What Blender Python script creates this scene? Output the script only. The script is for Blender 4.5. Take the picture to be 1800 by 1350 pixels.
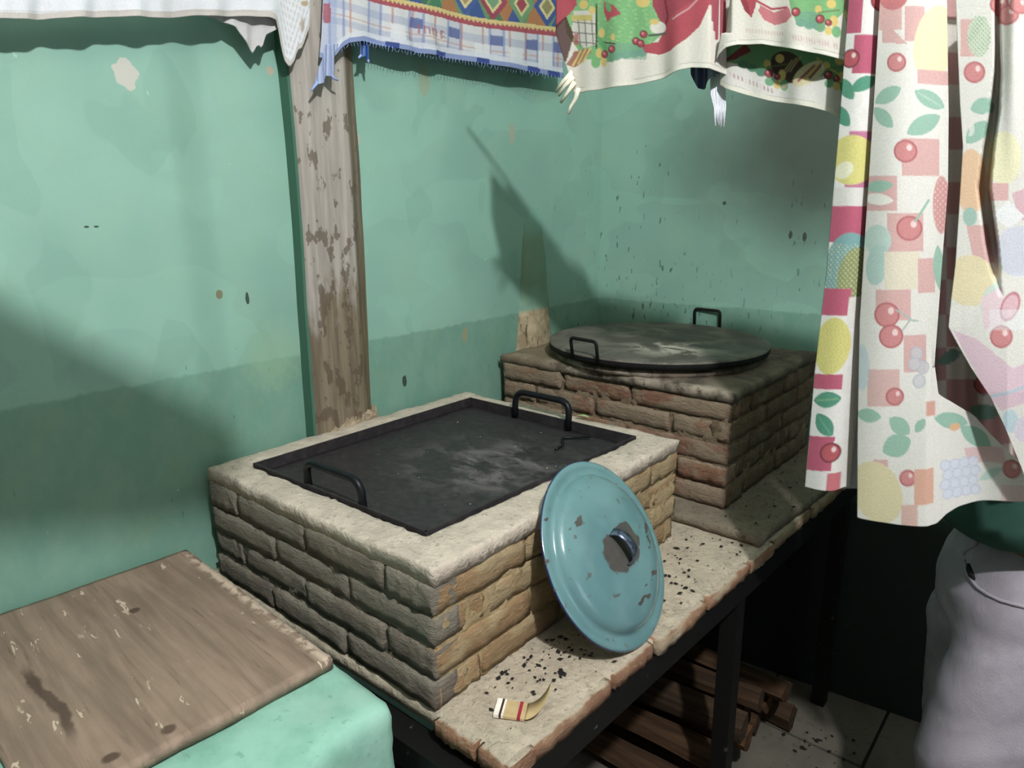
import bpy, bmesh, math, random
import numpy as np
from mathutils import Vector, Matrix, noise
from mathutils.bvhtree import BVHTree

for o in list(bpy.data.objects): bpy.data.objects.remove(o)
C = bpy.context.scene.collection
random.seed(7)

# ---------------------------------------------------------------- camera, world, lights, exposure
F_PX, PITCH, YAW, ROLL = 1250.57, 0.2512, 0.7038, -0.0078
CAM = Vector((1.372, -0.485, 1.55))
fw = Vector((-math.sin(YAW)*math.cos(PITCH), math.cos(YAW)*math.cos(PITCH), -math.sin(PITCH)))
_r = Vector((math.cos(YAW), math.sin(YAW), 0)); _u = _r.cross(fw)
RT = math.cos(ROLL)*_r + math.sin(ROLL)*_u
UP = -math.sin(ROLL)*_r + math.cos(ROLL)*_u
cd = bpy.data.cameras.new('camera'); cam = bpy.data.objects.new('camera', cd); C.objects.link(cam)
m3 = Matrix((RT, UP, -fw)).transposed()
cam.matrix_world = Matrix.Translation(CAM) @ m3.to_4x4()
cd.sensor_width = 36; cd.lens = F_PX/1800*36; cd.clip_start = 0.02
bpy.context.scene.camera = cam

w = bpy.data.worlds.new('world'); bpy.context.scene.world = w; w.use_nodes = True
w.node_tree.nodes['Background'].inputs[0].default_value = (0.75, 0.85, 1, 1)
w.node_tree.nodes['Background'].inputs[1].default_value = 0.35

def light(name, kind, loc, energy, color, **k):
    d = bpy.data.lights.new(name, kind); d.energy = energy; d.color = color
    for a, b in k.items(): setattr(d, a, b)
    o = bpy.data.objects.new(name, d); C.objects.link(o); o.location = loc
    return o
BULBS = [(2.05, -0.50, 2.895)]
for i, b in enumerate(BULBS):
    light('bulb_light', 'POINT', (b[0], b[1], b[2]-0.045), 165, (0.95, 0.985, 1.0), shadow_soft_size=0.042)
# daylight that comes in through the doorway of the right wall
dl = light('doorway_daylight', 'AREA', (3.32, 0.30, 1.30), 4, (0.80, 0.88, 1.0), shape='RECTANGLE', size=0.8, size_y=1.4)
dl.rotation_euler = (0, math.radians(90), 0)

vs = bpy.context.scene.view_settings
vs.view_transform = 'Standard'; vs.look = 'None'; vs.gamma = 1; vs.use_curve_mapping = False
vs.exposure = 0.45

# ---------------------------------------------------------------- helpers
def S(r, g, b):
    f = lambda c: (c/255/12.92) if c/255 <= 0.04045 else ((c/255+0.055)/1.055)**2.4
    return (f(r), f(g), f(b))
def at(px, py, depth):
    return CAM + (fw + RT*((px-900)/F_PX) - UP*((py-675)/F_PX))*depth
def tag(o, label=None, cat=None, group=None, kind=None):
    if label: o['label'] = label
    if cat: o['category'] = cat
    if group: o['group'] = group
    if kind: o['kind'] = kind
    return o
def empty(name, loc=(0, 0, 0), parent=None):
    o = bpy.data.objects.new(name, None); C.objects.link(o); o.location = loc
    o.empty_display_size = 0.05
    if parent: o.parent = parent
    return o
def mk(name, verts, faces, mat, parent=None, loc=None, rot=None, smooth=True):
    me = bpy.data.meshes.new(name)
    me.from_pydata([tuple(v) for v in verts], [], faces); me.update()
    return mkm(name, me, mat, parent, loc, rot, smooth)
def mkm(name, me, mat, parent=None, loc=None, rot=None, smooth=True):
    if mat and not me.materials: me.materials.append(mat)
    if smooth:
        for p in me.polygons: p.use_smooth = True
    o = bpy.data.objects.new(name, me); C.objects.link(o)
    if loc is not None: o.location = loc
    if rot is not None: o.rotation_euler = rot
    if parent: o.parent = parent
    return o
def fbm(p, octaves=3):
    return noise.fractal(Vector(p), 1.0, 2.0, octaves)
def nvec(p, f, seed=0):
    q = Vector(p)*f + Vector((seed*3.17, seed*1.71, seed*2.39))
    return noise.noise_vector(q)
def rbox(sx, sy, sz, step=0.02, r=0.004, amp=0.0, freq=20, seed=0, amp2=0.0, freq2=80, zup=True):
    """box 0..sx, 0..sy, 0..sz with gridded faces, rounded edges and welded noise"""
    key = {}; V = []; Fs = []
    n = [max(1, int(round(s/step))) for s in (sx, sy, sz)]
    dim = (sx, sy, sz)
    def vid(i, j, k):
        t = (i, j, k)
        if t not in key:
            p = Vector((dim[0]*i/n[0], dim[1]*j/n[1], dim[2]*k/n[2]))
            if r > 0:
                q = Vector([min(max(p[a], r), dim[a]-r) for a in range(3)])
                d = p-q
                if d.length > 1e-9: p = q + d.normalized()*r
            d = Vector((0, 0, 0))
            if amp: d += nvec(p, freq, seed)*amp
            if amp2: d += nvec(p, freq2, seed+5)*amp2
            key[t] = len(V); V.append(p+d)
        return key[t]
    for a in range(3):
        b, c = (a+1) % 3, (a+2) % 3
        for side in (0, n[a]):
            for i in range(n[b]):
                for j in range(n[c]):
                    def P(ii, jj):
                        t = [0, 0, 0]; t[a] = side; t[b] = ii; t[c] = jj; return vid(*t)
                    f = [P(i, j), P(i+1, j), P(i+1, j+1), P(i, j+1)]
                    Fs.append(f if side else f[::-1])
    return V, Fs
def warp(V, sx, sy, quad):
    """map the 0..sx,0..sy footprint bilinearly onto quad (p00,p10,p11,p01)"""
    out = []
    for v in V:
        s, t = v.x/sx, v.y/sy
        x = (quad[0][0]*(1-s)+quad[1][0]*s)*(1-t) + (quad[3][0]*(1-s)+quad[2][0]*s)*t
        y = (quad[0][1]*(1-s)+quad[1][1]*s)*(1-t) + (quad[3][1]*(1-s)+quad[2][1]*s)*t
        out.append(Vector((x, y, v.z)))
    return out
def lathe(profile, n=64, cap=False):
    V = []; Fs = []
    for (r, z) in profile:
        for k in range(n):
            a = 2*math.pi*k/n; V.append(Vector((r*math.cos(a), r*math.sin(a), z)))
    for i in range(len(profile)-1):
        for k in range(n):
            Fs.append([i*n+k, i*n+(k+1) % n, (i+1)*n+(k+1) % n, (i+1)*n+k])
    return V, Fs
def tube(pts, rad, n=10, cap=True):
    pts = [Vector(p) for p in pts]; V = []; Fs = []
    rads = rad if isinstance(rad, (list, tuple)) else [rad]*len(pts)
    t0 = (pts[1]-pts[0]).normalized()
    ref = Vector((0, 0, 1)) if abs(t0.z) < 0.9 else Vector((1, 0, 0))
    u = t0.cross(ref).normalized()
    for i, p in enumerate(pts):
        t = (pts[min(i+1, len(pts)-1)]-pts[max(i-1, 0)]).normalized()
        u = (u - t*u.dot(t)).normalized(); v = t.cross(u)
        for k in range(n):
            a = 2*math.pi*k/n; V.append(p+(u*math.cos(a)+v*math.sin(a))*rads[i])
    for i in range(len(pts)-1):
        for k in range(n):
            Fs.append([i*n+k, i*n+(k+1) % n, (i+1)*n+(k+1) % n, (i+1)*n+k])
    if cap:
        Fs.append(list(range(n))[::-1]); Fs.append([(len(pts)-1)*n+k for k in range(n)])
    return V, Fs
def arcpath(pts, rad, seg=5):
    """polyline with rounded corners"""
    pts = [Vector(p) for p in pts]; out = [pts[0]]
    for i in range(1, len(pts)-1):
        a, b, c = pts[i-1], pts[i], pts[i+1]
        d1 = (a-b).normalized(); d2 = (c-b).normalized()
        p1 = b+d1*rad; p2 = b+d2*rad
        for k in range(seg+1):
            t = k/seg; out.append(p1*(1-t)**2 + b*2*t*(1-t) + p2*t*t)
    out.append(pts[-1]); return out

# ---------------------------------------------------------------- material helper
class MT:
    def __init__(s, name, rough=0.8):
        s.m = bpy.data.materials.new(name); s.m.use_nodes = True
        s.t = s.m.node_tree; s.b = s.t.nodes['Principled BSDF']; s.b.inputs['Roughness'].default_value = rough
        s.b.inputs['Specular IOR Level'].default_value = 0.3
    def n(s, t): return s.t.nodes.new(t)
    def put(s, sock, v):
        if hasattr(v, 'is_output'): s.t.links.new(v, sock)
        else:
            if isinstance(v, (tuple, list)) and len(v) == 3 and sock.type == 'RGBA': v = (*v, 1)
            sock.default_value = v
    def pos(s): return s.n('ShaderNodeNewGeometry').outputs['Position']
    def obj(s): return s.n('ShaderNodeTexCoord').outputs['Object']
    def rnd(s): return s.n('ShaderNodeObjectInfo').outputs['Random']
    def xyz(s, v):
        q = s.n('ShaderNodeSeparateXYZ'); s.put(q.inputs[0], v); return q.outputs
    def map(s, v, scale=(1, 1, 1), loc=(0, 0, 0), rot=(0, 0, 0)):
        q = s.n('ShaderNodeMapping'); s.put(q.inputs[0], v); q.inputs['Scale'].default_value = scale
        q.inputs['Location'].default_value = loc; q.inputs['Rotation'].default_value = rot; return q.outputs[0]
    def noise(s, v, scale, detail=4, rough=0.55, dist=0):
        q = s.n('ShaderNodeTexNoise'); s.put(q.inputs['Vector'], v); q.inputs['Scale'].default_value = scale
        q.inputs['Detail'].default_value = detail; q.inputs['Roughness'].default_value = rough
        q.inputs['Distortion'].default_value = dist; return q.outputs['Fac']
    def voro(s, v, scale, feat='F1'):
        q = s.n('ShaderNodeTexVoronoi'); q.feature = feat; s.put(q.inputs['Vector'], v); q.inputs['Scale'].default_value = scale
        return q.outputs['Distance']
    def math(s, op, a, b=0.0, c=0.0):
        q = s.n('ShaderNodeMath'); q.operation = op; s.put(q.inputs[0], a); s.put(q.inputs[1], b); s.put(q.inputs[2], c); return q.outputs[0]
    def step(s, v, lo, hi, a=0.0, b=1.0):
        q = s.n('ShaderNodeMapRange'); q.interpolation_type = 'SMOOTHSTEP'; s.put(q.inputs[0], v)
        for i, x in enumerate((lo, hi, a, b)): s.put(q.inputs[i+1], x)
        return q.outputs[0]
    def mix(s, f, a, b, mode='MIX'):
        q = s.n('ShaderNodeMix'); q.data_type = 'RGBA'; q.blend_type = mode
        s.put(q.inputs[0], f); s.put(q.inputs[6], a); s.put(q.inputs[7], b); return q.outputs[2]
    def dist(s, v, p):
        q = s.n('ShaderNodeVectorMath'); q.operation = 'DISTANCE'; s.put(q.inputs[0], v); q.inputs[1].default_value = p; return q.outputs['Value']
    def attr(s, name):
        q = s.n('ShaderNodeAttribute'); q.attribute_name = name; return q.outputs['Color']
    def bump(s, h, strength=0.3, dist=0.004):
        q = s.n('ShaderNodeBump'); s.put(q.inputs['Height'], h); q.inputs['Strength'].default_value = strength
        q.inputs['Distance'].default_value = dist; s.t.links.new(q.outputs[0], s.b.inputs['Normal'])
    def color(s, c): s.put(s.b.inputs['Base Color'], c); return s
    def done(s): return s.m
def plain(name, col, rough=0.8, metal=0.0, nz=0.15, scale=40, bump=0.0):
    t = MT(name, rough); t.b.inputs['Metallic'].default_value = metal
    n1 = t.noise(t.obj(), scale, 4)
    t.color(t.mix(t.step(n1, 0.3, 0.7), tuple(c*(1-nz) for c in col), tuple(min(1, c*(1+nz)) for c in col)))
    if bump: t.bump(n1, bump, 0.003)
    return t.done()

# wall paint
def wall_mat(name, spots, corner_y=None, back=False):
    t = MT(name, 0.62); P = t.pos(); x, y, z = t.xyz(P)
    run = x if back else y
    n1 = t.noise(P, 2.2, 3); n2 = t.noise(P, 9, 5); n3 = t.noise(P, 60, 4)
    c = t.mix(t.step(n1, 0.35, 0.65), S(131, 168, 153), S(143, 181, 165))
    c = t.mix(t.step(n2, 0.45, 0.75, 0, 0.35), c, S(146, 178, 154))
    # roller laps: broad patches with a fairly hard edge
    lap = t.noise(t.map(P, (1, 1.3, 1.9), (3, 1, 5)), 2.6, 2, 0.4, 0.3)
    c = t.mix(t.step(lap, 0.53, 0.545, 0, 0.35), c, S(147, 190, 171))
    lap2 = t.noise(t.map(P, (1, 1.6, 0.9), (7, 2, 1)), 4.5, 2, 0.4, 0.2)
    c = t.mix(t.step(lap2, 0.60, 0.62, 0, 0.22), c, S(112, 152, 136))
    # lower band of darker, dirtier paint
    edge = t.math('ADD', z, t.math('MULTIPLY', t.math('SUBTRACT', n3, 0.5), 0.012))
    edge = t.math('ADD', edge, t.math('MULTIPLY', t.math('SUBTRACT', n2, 0.5), 0.015))
    low = t.step(edge, 1.216, 1.222, 1, 0)
    dirt = t.noise(t.map(P, (1, 1, 0.6), (2, 2, 2)), 14, 6, 0.65)
    band = t.mix(t.step(dirt, 0.35, 0.68), S(106, 146, 130), S(121, 155, 138))
    band = t.mix(t.step(n2, 0.5, 0.8, 0, 0.5), band, S(124, 148, 118))
    c = t.mix(t.math('MULTIPLY', low, 0.85), c, band)
    lin = t.math('MULTIPLY', t.step(edge, 1.216, 1.220), t.step(edge, 1.220, 1.226, 1, 0))
    c = t.mix(t.math('MULTIPLY', lin, 0.35), c, S(90, 130, 108))
    # runs and flecks, thicker towards the cooking corner
    fl = t.noise(t.map(P, (95, 95, 22)), 1.0, 2, 0.6)
    area = t.step(t.noise(P, 3.0, 2), 0.40, 0.62)
    if back: lim = t.step(z, 1.1, 1.75, 0.655, 0.72)
    else: lim = t.math('ADD', t.step(y, 0.5, 1.5, 0.755, 0.68), t.step(z, 1.0, 1.5, -0.02, 0.03))
    fm = t.math('MULTIPLY', t.math('GREATER_THAN', fl, lim), area)
    c = t.mix(t.math('MULTIPLY', fm, 0.8), c, S(52, 74, 60))
    fl2 = t.noise(t.map(P, (70, 70, 30), (4, 9, 2)), 1.0, 2, 0.6)
    c = t.mix(t.math('MULTIPLY', t.math('GREATER_THAN', fl2, 0.76), 0.7), c, S(176, 208, 184))
    # single chips and stains: (position, radius, colour, stretch in z)
    for (p, rad, col, zs) in spots:
        q = t.map(P, (1, 1, zs)); pp = (p[0], p[1], p[2]*zs)
        d = t.math('ADD', t.dist(q, pp), t.math('MULTIPLY', t.math('SUBTRACT', n3, 0.5), rad*0.9))
        c = t.mix(t.step(d, rad*(.88 if rad < .03 else .2), rad, .92 if rad < .03 else .45, 0), c, col)
    if back:
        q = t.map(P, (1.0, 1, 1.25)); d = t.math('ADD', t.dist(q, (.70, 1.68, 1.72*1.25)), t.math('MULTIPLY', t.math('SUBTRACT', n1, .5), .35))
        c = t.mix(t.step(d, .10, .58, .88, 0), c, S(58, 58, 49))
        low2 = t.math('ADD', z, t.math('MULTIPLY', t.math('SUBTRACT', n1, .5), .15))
        c = t.mix(t.step(low2, .62, .86, .95, 0), c, S(20, 19, 18))  # soot-black low wall, with the shade around the bench painted in
    t.color(c); t.bump(t.mix(0.5, n2, n3), 0.25, 0.004)
    return t.done()
LIGHTCHIP, DARKFL, BROWN = S(196, 190, 180), S(45, 58, 50), S(126, 120, 90)
spots_l = [((0, .099, 1.77), .021, LIGHTCHIP, .8), ((0, .384, 1.809), .009, S(180, 165, 145), 1), ((0, 1.14, 1.736), .014, S(160, 165, 145), .45),
           ((0, .597, 1.69), .008, S(170, 175, 155), .7), ((0, .807, 1.84), .02, S(150, 165, 140), .5), ((0, .225, 1.373), .0075, BROWN, .7),
           ((0, .285, 1.359), .0042, DARKFL, .3), ((0, .000, 1.513), .0045, DARKFL, 2.2), ((0, .016, 1.513), .004, DARKFL, 2.2),
           ((0, .70, 1.10), .008, DARKFL, .5), ((0, .93, 1.19), .012, S(150, 150, 120), .5), ((0, .30, .97), .04, S(78, 112, 94), 1.4),
           ((0, .50, 1.25), .11, S(146, 174, 138), .9), ((0, .33, 1.23), .10, S(148, 178, 144), .9)]
spots_b = [((.42, 1.648, 1.54), .007, DARKFL, 1), ((.62, 1.67, 1.45), .006, DARKFL, .4), ((.66, 1.67, 1.445), .006, DARKFL, .4)]
M_wall = wall_mat('green_wall_paint', spots_l)
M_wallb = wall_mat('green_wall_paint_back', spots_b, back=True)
M_plain_dark = plain('dark_wall_plain', S(66, 64, 58), 0.9)  # unseen walls, coloured dark to hold down bounced light

# ---------------------------------------------------------------- room shell
def slab(name, a, b, mat, parent=None, kind='structure'):
    V, Fs = rbox(b[0]-a[0], b[1]-a[1], b[2]-a[2], step=10, r=0)
    o = mk(name, V, Fs, mat, parent, loc=a, smooth=False)
    if kind: tag(o, kind=kind)
    return o
YB = 1.60; BSL = 0.108   # back wall: y = YB + BSL*x
tag(slab('wall_left', (-0.15, -2.2, 0), (0, 2.1, 3.3), M_wall), 'painted green wall behind the square brick stove, chipped and stained')
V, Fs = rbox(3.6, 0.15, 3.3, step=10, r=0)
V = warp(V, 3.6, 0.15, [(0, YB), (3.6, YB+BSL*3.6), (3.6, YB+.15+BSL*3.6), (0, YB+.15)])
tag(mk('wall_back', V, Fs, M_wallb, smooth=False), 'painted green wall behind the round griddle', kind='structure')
tag(slab('wall_front', (0, -2.35, 0), (3.55, -2.2, 3.3), M_plain_dark), 'plain dark wall behind the photographer')
V, Fs = [], []
wr = empty('wall_right', (3.4, 0, 0)); tag(wr, 'plain dark wall with the doorway opening', kind='structure')
for a, b in (((0, -2.2, 0), (.15, -.25, 3.3)), ((0, .85, 0), (.15, 2.1, 3.3)), ((0, -.25, 2.05), (.15, .85, 3.3))):
    slab('wall_section', a, b, M_plain_dark, wr, None)
M_ceil = plain('ceiling_boards', S(192, 189, 181), 0.9)
tag(slab('ceiling', (-0.15, -2.35, 3.3), (3.6, 2.2, 3.4), M_ceil), 'whitewashed plank ceiling')
M_grout = plain('grout', S(52, 48, 44), 0.95)
t = MT('floor_tile_glaze', 0.55); P = t.pos(); n1 = t.noise(P, 6, 5); n2 = t.noise(P, 35, 4)
c = t.mix(t.step(n1, .35, .65), S(104, 98, 88), S(120, 113, 102)); c = t.mix(t.step(n2, .55, .75, 0, .6), c, S(76, 69, 60))
t.color(c); t.bump(n2, .1); M_tile = t.done()
fl = slab('floor', (-0.15, -2.35, -0.1), (3.6, 2.2, -0.006), M_grout); tag(fl, 'pale tiled floor with dark grout lines')
TS = 0.33
V, Fs = rbox(TS-.008, TS-.008, .012, step=.2, r=.002)
tm = bpy.data.meshes.new('floor_tile'); tm.from_pydata([tuple(v) for v in V], [], Fs); tm.materials.append(M_tile)
for i in range(9):
    for j in range(11):
        x = 0.05+i*TS; y = -1.30+j*TS+.085
        if y > YB+BSL*x-.02: continue
        o = bpy.data.objects.new('floor_tile', tm); C.objects.link(o); o.parent = fl
        o.location = (x-(-0.15), y-(-2.35), 0.094-0.006+random.uniform(0, .0012))

# doorway frame in the right wall
M_doorw = plain('door_frame_wood', S(110, 85, 62), .7)
df = empty('door_1', (3.4, .3, 0)); tag(df, 'bare wooden frame of the open doorway', kind='structure')
for a, b in (((-.02, -.55, 0), (.17, -.50, 2.05)), ((-.02, .50, 0), (.17, .55, 2.05)), ((-.02, -.55, 2.0), (.17, .55, 2.05))):
    slab('frame_piece', a, b, M_doorw, df, None)

# ---------------------------------------------------------------- wooden post and plaster pilaster
t = MT('limewashed_post_wood', 0.85); P = t.pos(); x, y, z = t.xyz(P)
g = t.noise(t.map(P, (60, 60, 3.0)), 1.0, 5, .6); n2 = t.noise(t.map(P, (30, 30, 16)), 1.0, 4, .6); n3 = t.noise(P, 90, 3)
nb = t.noise(t.map(P, (16, 16, 5)), 1.0, 4, .6)
white = t.mix(t.step(g, .35, .65), S(150, 141, 133), S(174, 165, 156))
brown = t.mix(t.step(g, .35, .65), S(104, 92, 76), S(136, 122, 102))
h = t.math('ADD', z, t.math('MULTIPLY', t.math('SUBTRACT', nb, .5), .75))
c = t.mix(t.step(h, 1.30, 1.44), brown, white)
sp = t.step(t.math('ADD', n2, t.step(z, 1.3, 1.9, .05, -.02)), .58, .62)
c = t.mix(t.math('MULTIPLY', sp, .75), c, S(92, 78, 64))
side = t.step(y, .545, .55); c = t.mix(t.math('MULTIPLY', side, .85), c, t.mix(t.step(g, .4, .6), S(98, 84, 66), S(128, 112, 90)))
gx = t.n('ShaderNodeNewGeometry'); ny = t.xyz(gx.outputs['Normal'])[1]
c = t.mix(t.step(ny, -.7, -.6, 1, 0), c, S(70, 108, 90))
t.color(c); t.bump(t.mix(.5, g, n2), .5, .004); M_post = t.done()
prof = [(-.02, .401), (.030, .400), (.034, .404), (.034, .538), (.030, .546), (.004, .588), (-.02, .592)]
V, Fs = [], []; NZ = 60; Z0, Z1 = 0.99, 3.3
for k in range(NZ+1):
    zz = Z0+(Z1-Z0)*k/NZ
    for (px_, py_) in prof:
        d = nvec((px_, py_, zz), 9, 3)*.002
        V.append(Vector((px_+(d.x if px_ > 0 else 0), py_+d.y+(0.004*math.sin(zz*5)), zz)))
nn = len(prof)
for k in range(NZ):
    for i in range(nn):
        j = (i+1) % nn; Fs.append([k*nn+i, k*nn+j, (k+1)*nn+j, (k+1)*nn+i])
post = mk('wooden_post', V, Fs, M_post, smooth=False)
tag(post, 'weathered post with flaking limewash rising behind the square stove', 'post')
# broken plaster at the foot of the post
M_plaster = plain('broken_plaster', S(158, 142, 120), .95, nz=.3, scale=50, bump=.6)
V, Fs = rbox(.026, .140, .024, step=.004, r=.006, amp=.006, freq=40, amp2=.005, freq2=140, seed=4)
V = [Vector((v.x, v.y, v.z*(.25+.95*max(0, fbm((v.y*70, 3.3, 0), 2)+.35)+.6*v.y/.14))) for v in V]
mk('plaster_foot', V, Fs, M_plaster, post, loc=(.012, .440, 1.030), smooth=False)
t = MT('pilaster_plaster', .9); P = t.pos(); x, y, z = t.xyz(P)
n1 = t.noise(P, 25, 5); n2 = t.noise(t.map(P, (80, 80, 20)), 1, 4)
bare = t.mix(t.step(n1, .35, .65), S(150, 132, 104), S(184, 168, 140)); bare = t.mix(t.step(n2, .56, .66, 0, .8), bare, S(70, 58, 44))
h = t.math('ADD', z, t.math('MULTIPLY', t.math('SUBTRACT', n1, .5), .03))
c = t.mix(t.step(h, 1.222, 1.236), bare, S(126, 158, 138)); c = t.mix(t.math('MULTIPLY', t.step(h, 1.24, 1.34), t.step(n1, .2, .8, .5, .8)), c, S(118, 142, 118))
c = t.mix(t.step(h, 1.42, 1.50), c, S(130, 172, 154)); t.color(c); t.bump(n1, .5); M_pil = t.done()
V, Fs = [], []
for k in range(40):
    zz = 1.07+.46*k/39; ww = .088-.045*min(1, (k/39)**.9); dd = .038*(1-(k/39)**2)+.002
    for i in range(15):
        a = math.pi*i/14; v = Vector((dd*math.sin(a)-.004, 1.236-ww*math.cos(a), zz)); d = nvec(v, 30, 2)*.004
        V.append(v+d*(1 if 0 < i < 14 else 0))
for k in range(39):
    for i in range(14): Fs.append([k*15+i, k*15+i+1, (k+1)*15+i+1, (k+1)*15+i])
tag(mk('trim_1', V, Fs, M_pil), 'rounded plaster stub with bare scorched foot beside the round griddle', kind='structure')

# ---------------------------------------------------------------- bench: frame and top
M_black = plain('black_painted_steel', S(20, 20, 19), .6, nz=.4, scale=60)
t = MT('worn_steel_edge', .5); n1 = t.noise(t.obj(), 40, 4)
t.color(t.mix(t.step(n1, .68, .76), S(18, 17, 17), S(80, 78, 72))); M_rail = t.done()
bf = empty('steel_stand', (0, 0, 0)); tag(bf, 'black steel frame with legs carrying the brick bench top', 'stand')
def bar(a, b, mat, name, parent, rot=None):
    V, Fs = rbox(b[0]-a[0], b[1]-a[1], b[2]-a[2], step=.25, r=.0015)
    return mk(name, V, Fs, mat, parent, loc=a, rot=rot, smooth=False)
# front rail follows the slightly skewed front edge
def qbar(quad, z0, z1, mat, name, parent, step=.3, r=.0015):
    V, Fs = rbox(1, 1, z1-z0, step=step, r=0); V = warp(V, 1, 1, quad)
    V = [Vector((v.x, v.y, v.z+z0)) for v in V]; return mk(name, V, Fs, mat, parent, smooth=False)
qbar([(.80, .105), (.838, .105), (.890, 1.66), (.852, 1.66)], .715, .768, M_rail, 'rail', bf)
qbar([(.02, .105), (.838, .105), (.838, .110), (.02, .110)], .700, .745, M_rail, 'rail', bf)
qbar([(.02, .105), (.838, .105), (.838, .150), (.02, .150)], .745, .749, M_rail, 'rail', bf)
qbar([(.02, .110), (.055, .110), (.055, 1.56), (.02, 1.56)], .715, .768, M_black, 'rail', bf)
for yy in (.56, .92, 1.28): bar((.05, yy, .715), (.83, yy+.035, .768), M_black, 'cross_rail', bf)
for (xx, yy) in ((.795, .112), (.812, .885), (.835, 1.60), (.02, .112), (.02, .885), (.02, 1.52)):
    bar((xx, yy, 0), (xx+.04, yy+.04, .715), M_rail, 'leg', bf)

def brick_mat(name, cols, mortar, mfac, darken=0.0, top=None):
    t = MT(name, .92); P = t.pos(); r = t.rnd()
    n1 = t.noise(P, 18, 5, .6); n2 = t.noise(P, 55, 5, .65); n3 = t.noise(t.map(P, (1, 1, 2.2)), 9, 4)
    c = t.mix(t.step(r, .15, .85), cols[0], cols[1]); c = t.mix(t.step(n1, .4, .7), c, cols[2])
    c = t.mix(t.step(t.math('ADD', n3, t.math('MULTIPLY', t.math('SUBTRACT', r, .5), .25)), mfac-.07, mfac+.07, 1, 0), c, t.mix(n2, mortar, tuple(k*1.25 for k in mortar)))
    c = t.mix(t.step(n2, .60, .72, 0, .55), c, tuple(k*.45 for k in mortar))
    c = t.mix(t.step(n2, .28, .40, .35, 0), c, tuple(min(1, k*1.5) for k in mortar))
    if darken: c = t.mix(t.step(n1, .35, .65, 0, darken), c, S(48, 42, 38))
    if top:
        nz = t.xyz(t.n('ShaderNodeNewGeometry').outputs['Normal'])[2]; c = t.mix(t.step(t.math('ADD', nz, t.math('MULTIPLY', t.math('SUBTRACT', n1, .5), .5)), .70, .90), c, t.mix(n2, tuple(k*.7 for k in top), top))
    n5 = t.noise(t.map(P, (60, 60, 150)), 1, 5, .7); c = t.mix(t.step(n5, .58, .70, 0, .5), c, tuple(min(1, k*1.45) for k in mortar)); c = t.mix(t.step(n5, .30, .42, .5, 0), c, tuple(k*.4 for k in mortar))
    t.color(c); t.bump(t.mix(.55, t.mix(.6, n1, n2), n5), 1.0, .013)
    return t.done()
def mortar_mat(name, col, dk=.5, tan=None):
    t = MT(name, .95); P = t.pos(); n1 = t.noise(P, 22, 6, .65); n2 = t.noise(P, 90, 4, .6); n0 = t.noise(P, 6, 3)
    c = t.mix(t.step(n1, .35, .65), tuple(k*.8 for k in col), col); c = t.mix(t.step(n2, .57, .68, 0, .75), c, tuple(k*dk*.65 for k in col)); c = t.mix(t.step(n2, .30, .40, .4, 0), c, tuple(min(1, k*1.25) for k in col))
    c = t.mix(t.step(n0, .5, .75, 0, .4), c, tuple(k*.62 for k in col))
    if tan:
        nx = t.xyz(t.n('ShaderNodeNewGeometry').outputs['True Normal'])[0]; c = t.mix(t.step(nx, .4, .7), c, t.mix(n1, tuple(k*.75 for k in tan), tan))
    t.color(c); t.bump(t.mix(.5, n1, n2), 1.0, .010); return t.done()
M_brL = brick_mat('brick_grey_daubed', [S(126, 114, 100), S(112, 102, 92), S(134, 122, 106)], S(122, 114, 102), .54)
M_brR = brick_mat('brick_tan_daubed', [S(164, 132, 94), S(148, 122, 90), S(158, 126, 92)], S(160, 140, 108), .54)
M_br2 = brick_mat('brick_red_smoked', [S(146, 104, 84), S(128, 92, 78), S(150, 118, 92)], S(140, 122, 103), .53)
M_br2b = brick_mat('brick_side_dark', [S(120, 96, 74), S(104, 84, 68), S(130, 106, 80)], S(120, 104, 84), .45, .4)  # darker brick mix for the right side of the taller stove
M_mo1 = mortar_mat('mortar_grey', S(122, 114, 103), .5, S(168, 146, 110)); M_mo2 = mortar_mat('mortar_smoked', S(134, 115, 95))
M_rim = mortar_mat('cement_rim', S(202, 187, 171), .8)
M_top = mortar_mat('bench_mortar', S(188, 174, 154), .7)
M_edge = brick_mat('bench_edge_brick', [S(156, 116, 90), S(138, 102, 80), S(164, 130, 102)], S(164, 146, 122), .42, 0, S(190, 176, 156))

bt = empty('brick_worktop', (0, 0, 0)); tag(bt, 'mortar-skimmed brick bench top with chipped terracotta edge', 'worktop')
V, Fs = rbox(.83, 1.5, .030, step=.016, r=.006, amp=.0025, freq=14, amp2=.0012, freq2=60, seed=1)
V = warp(V, .83, 1.5, [(.003, .135), (.833, .140), (.883, 1.672), (.003, 1.583)])
V = [Vector((v.x, v.y, v.z+.770)) for v in V]; mk('mortar_surface', V, Fs, M_top, bt)
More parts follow.
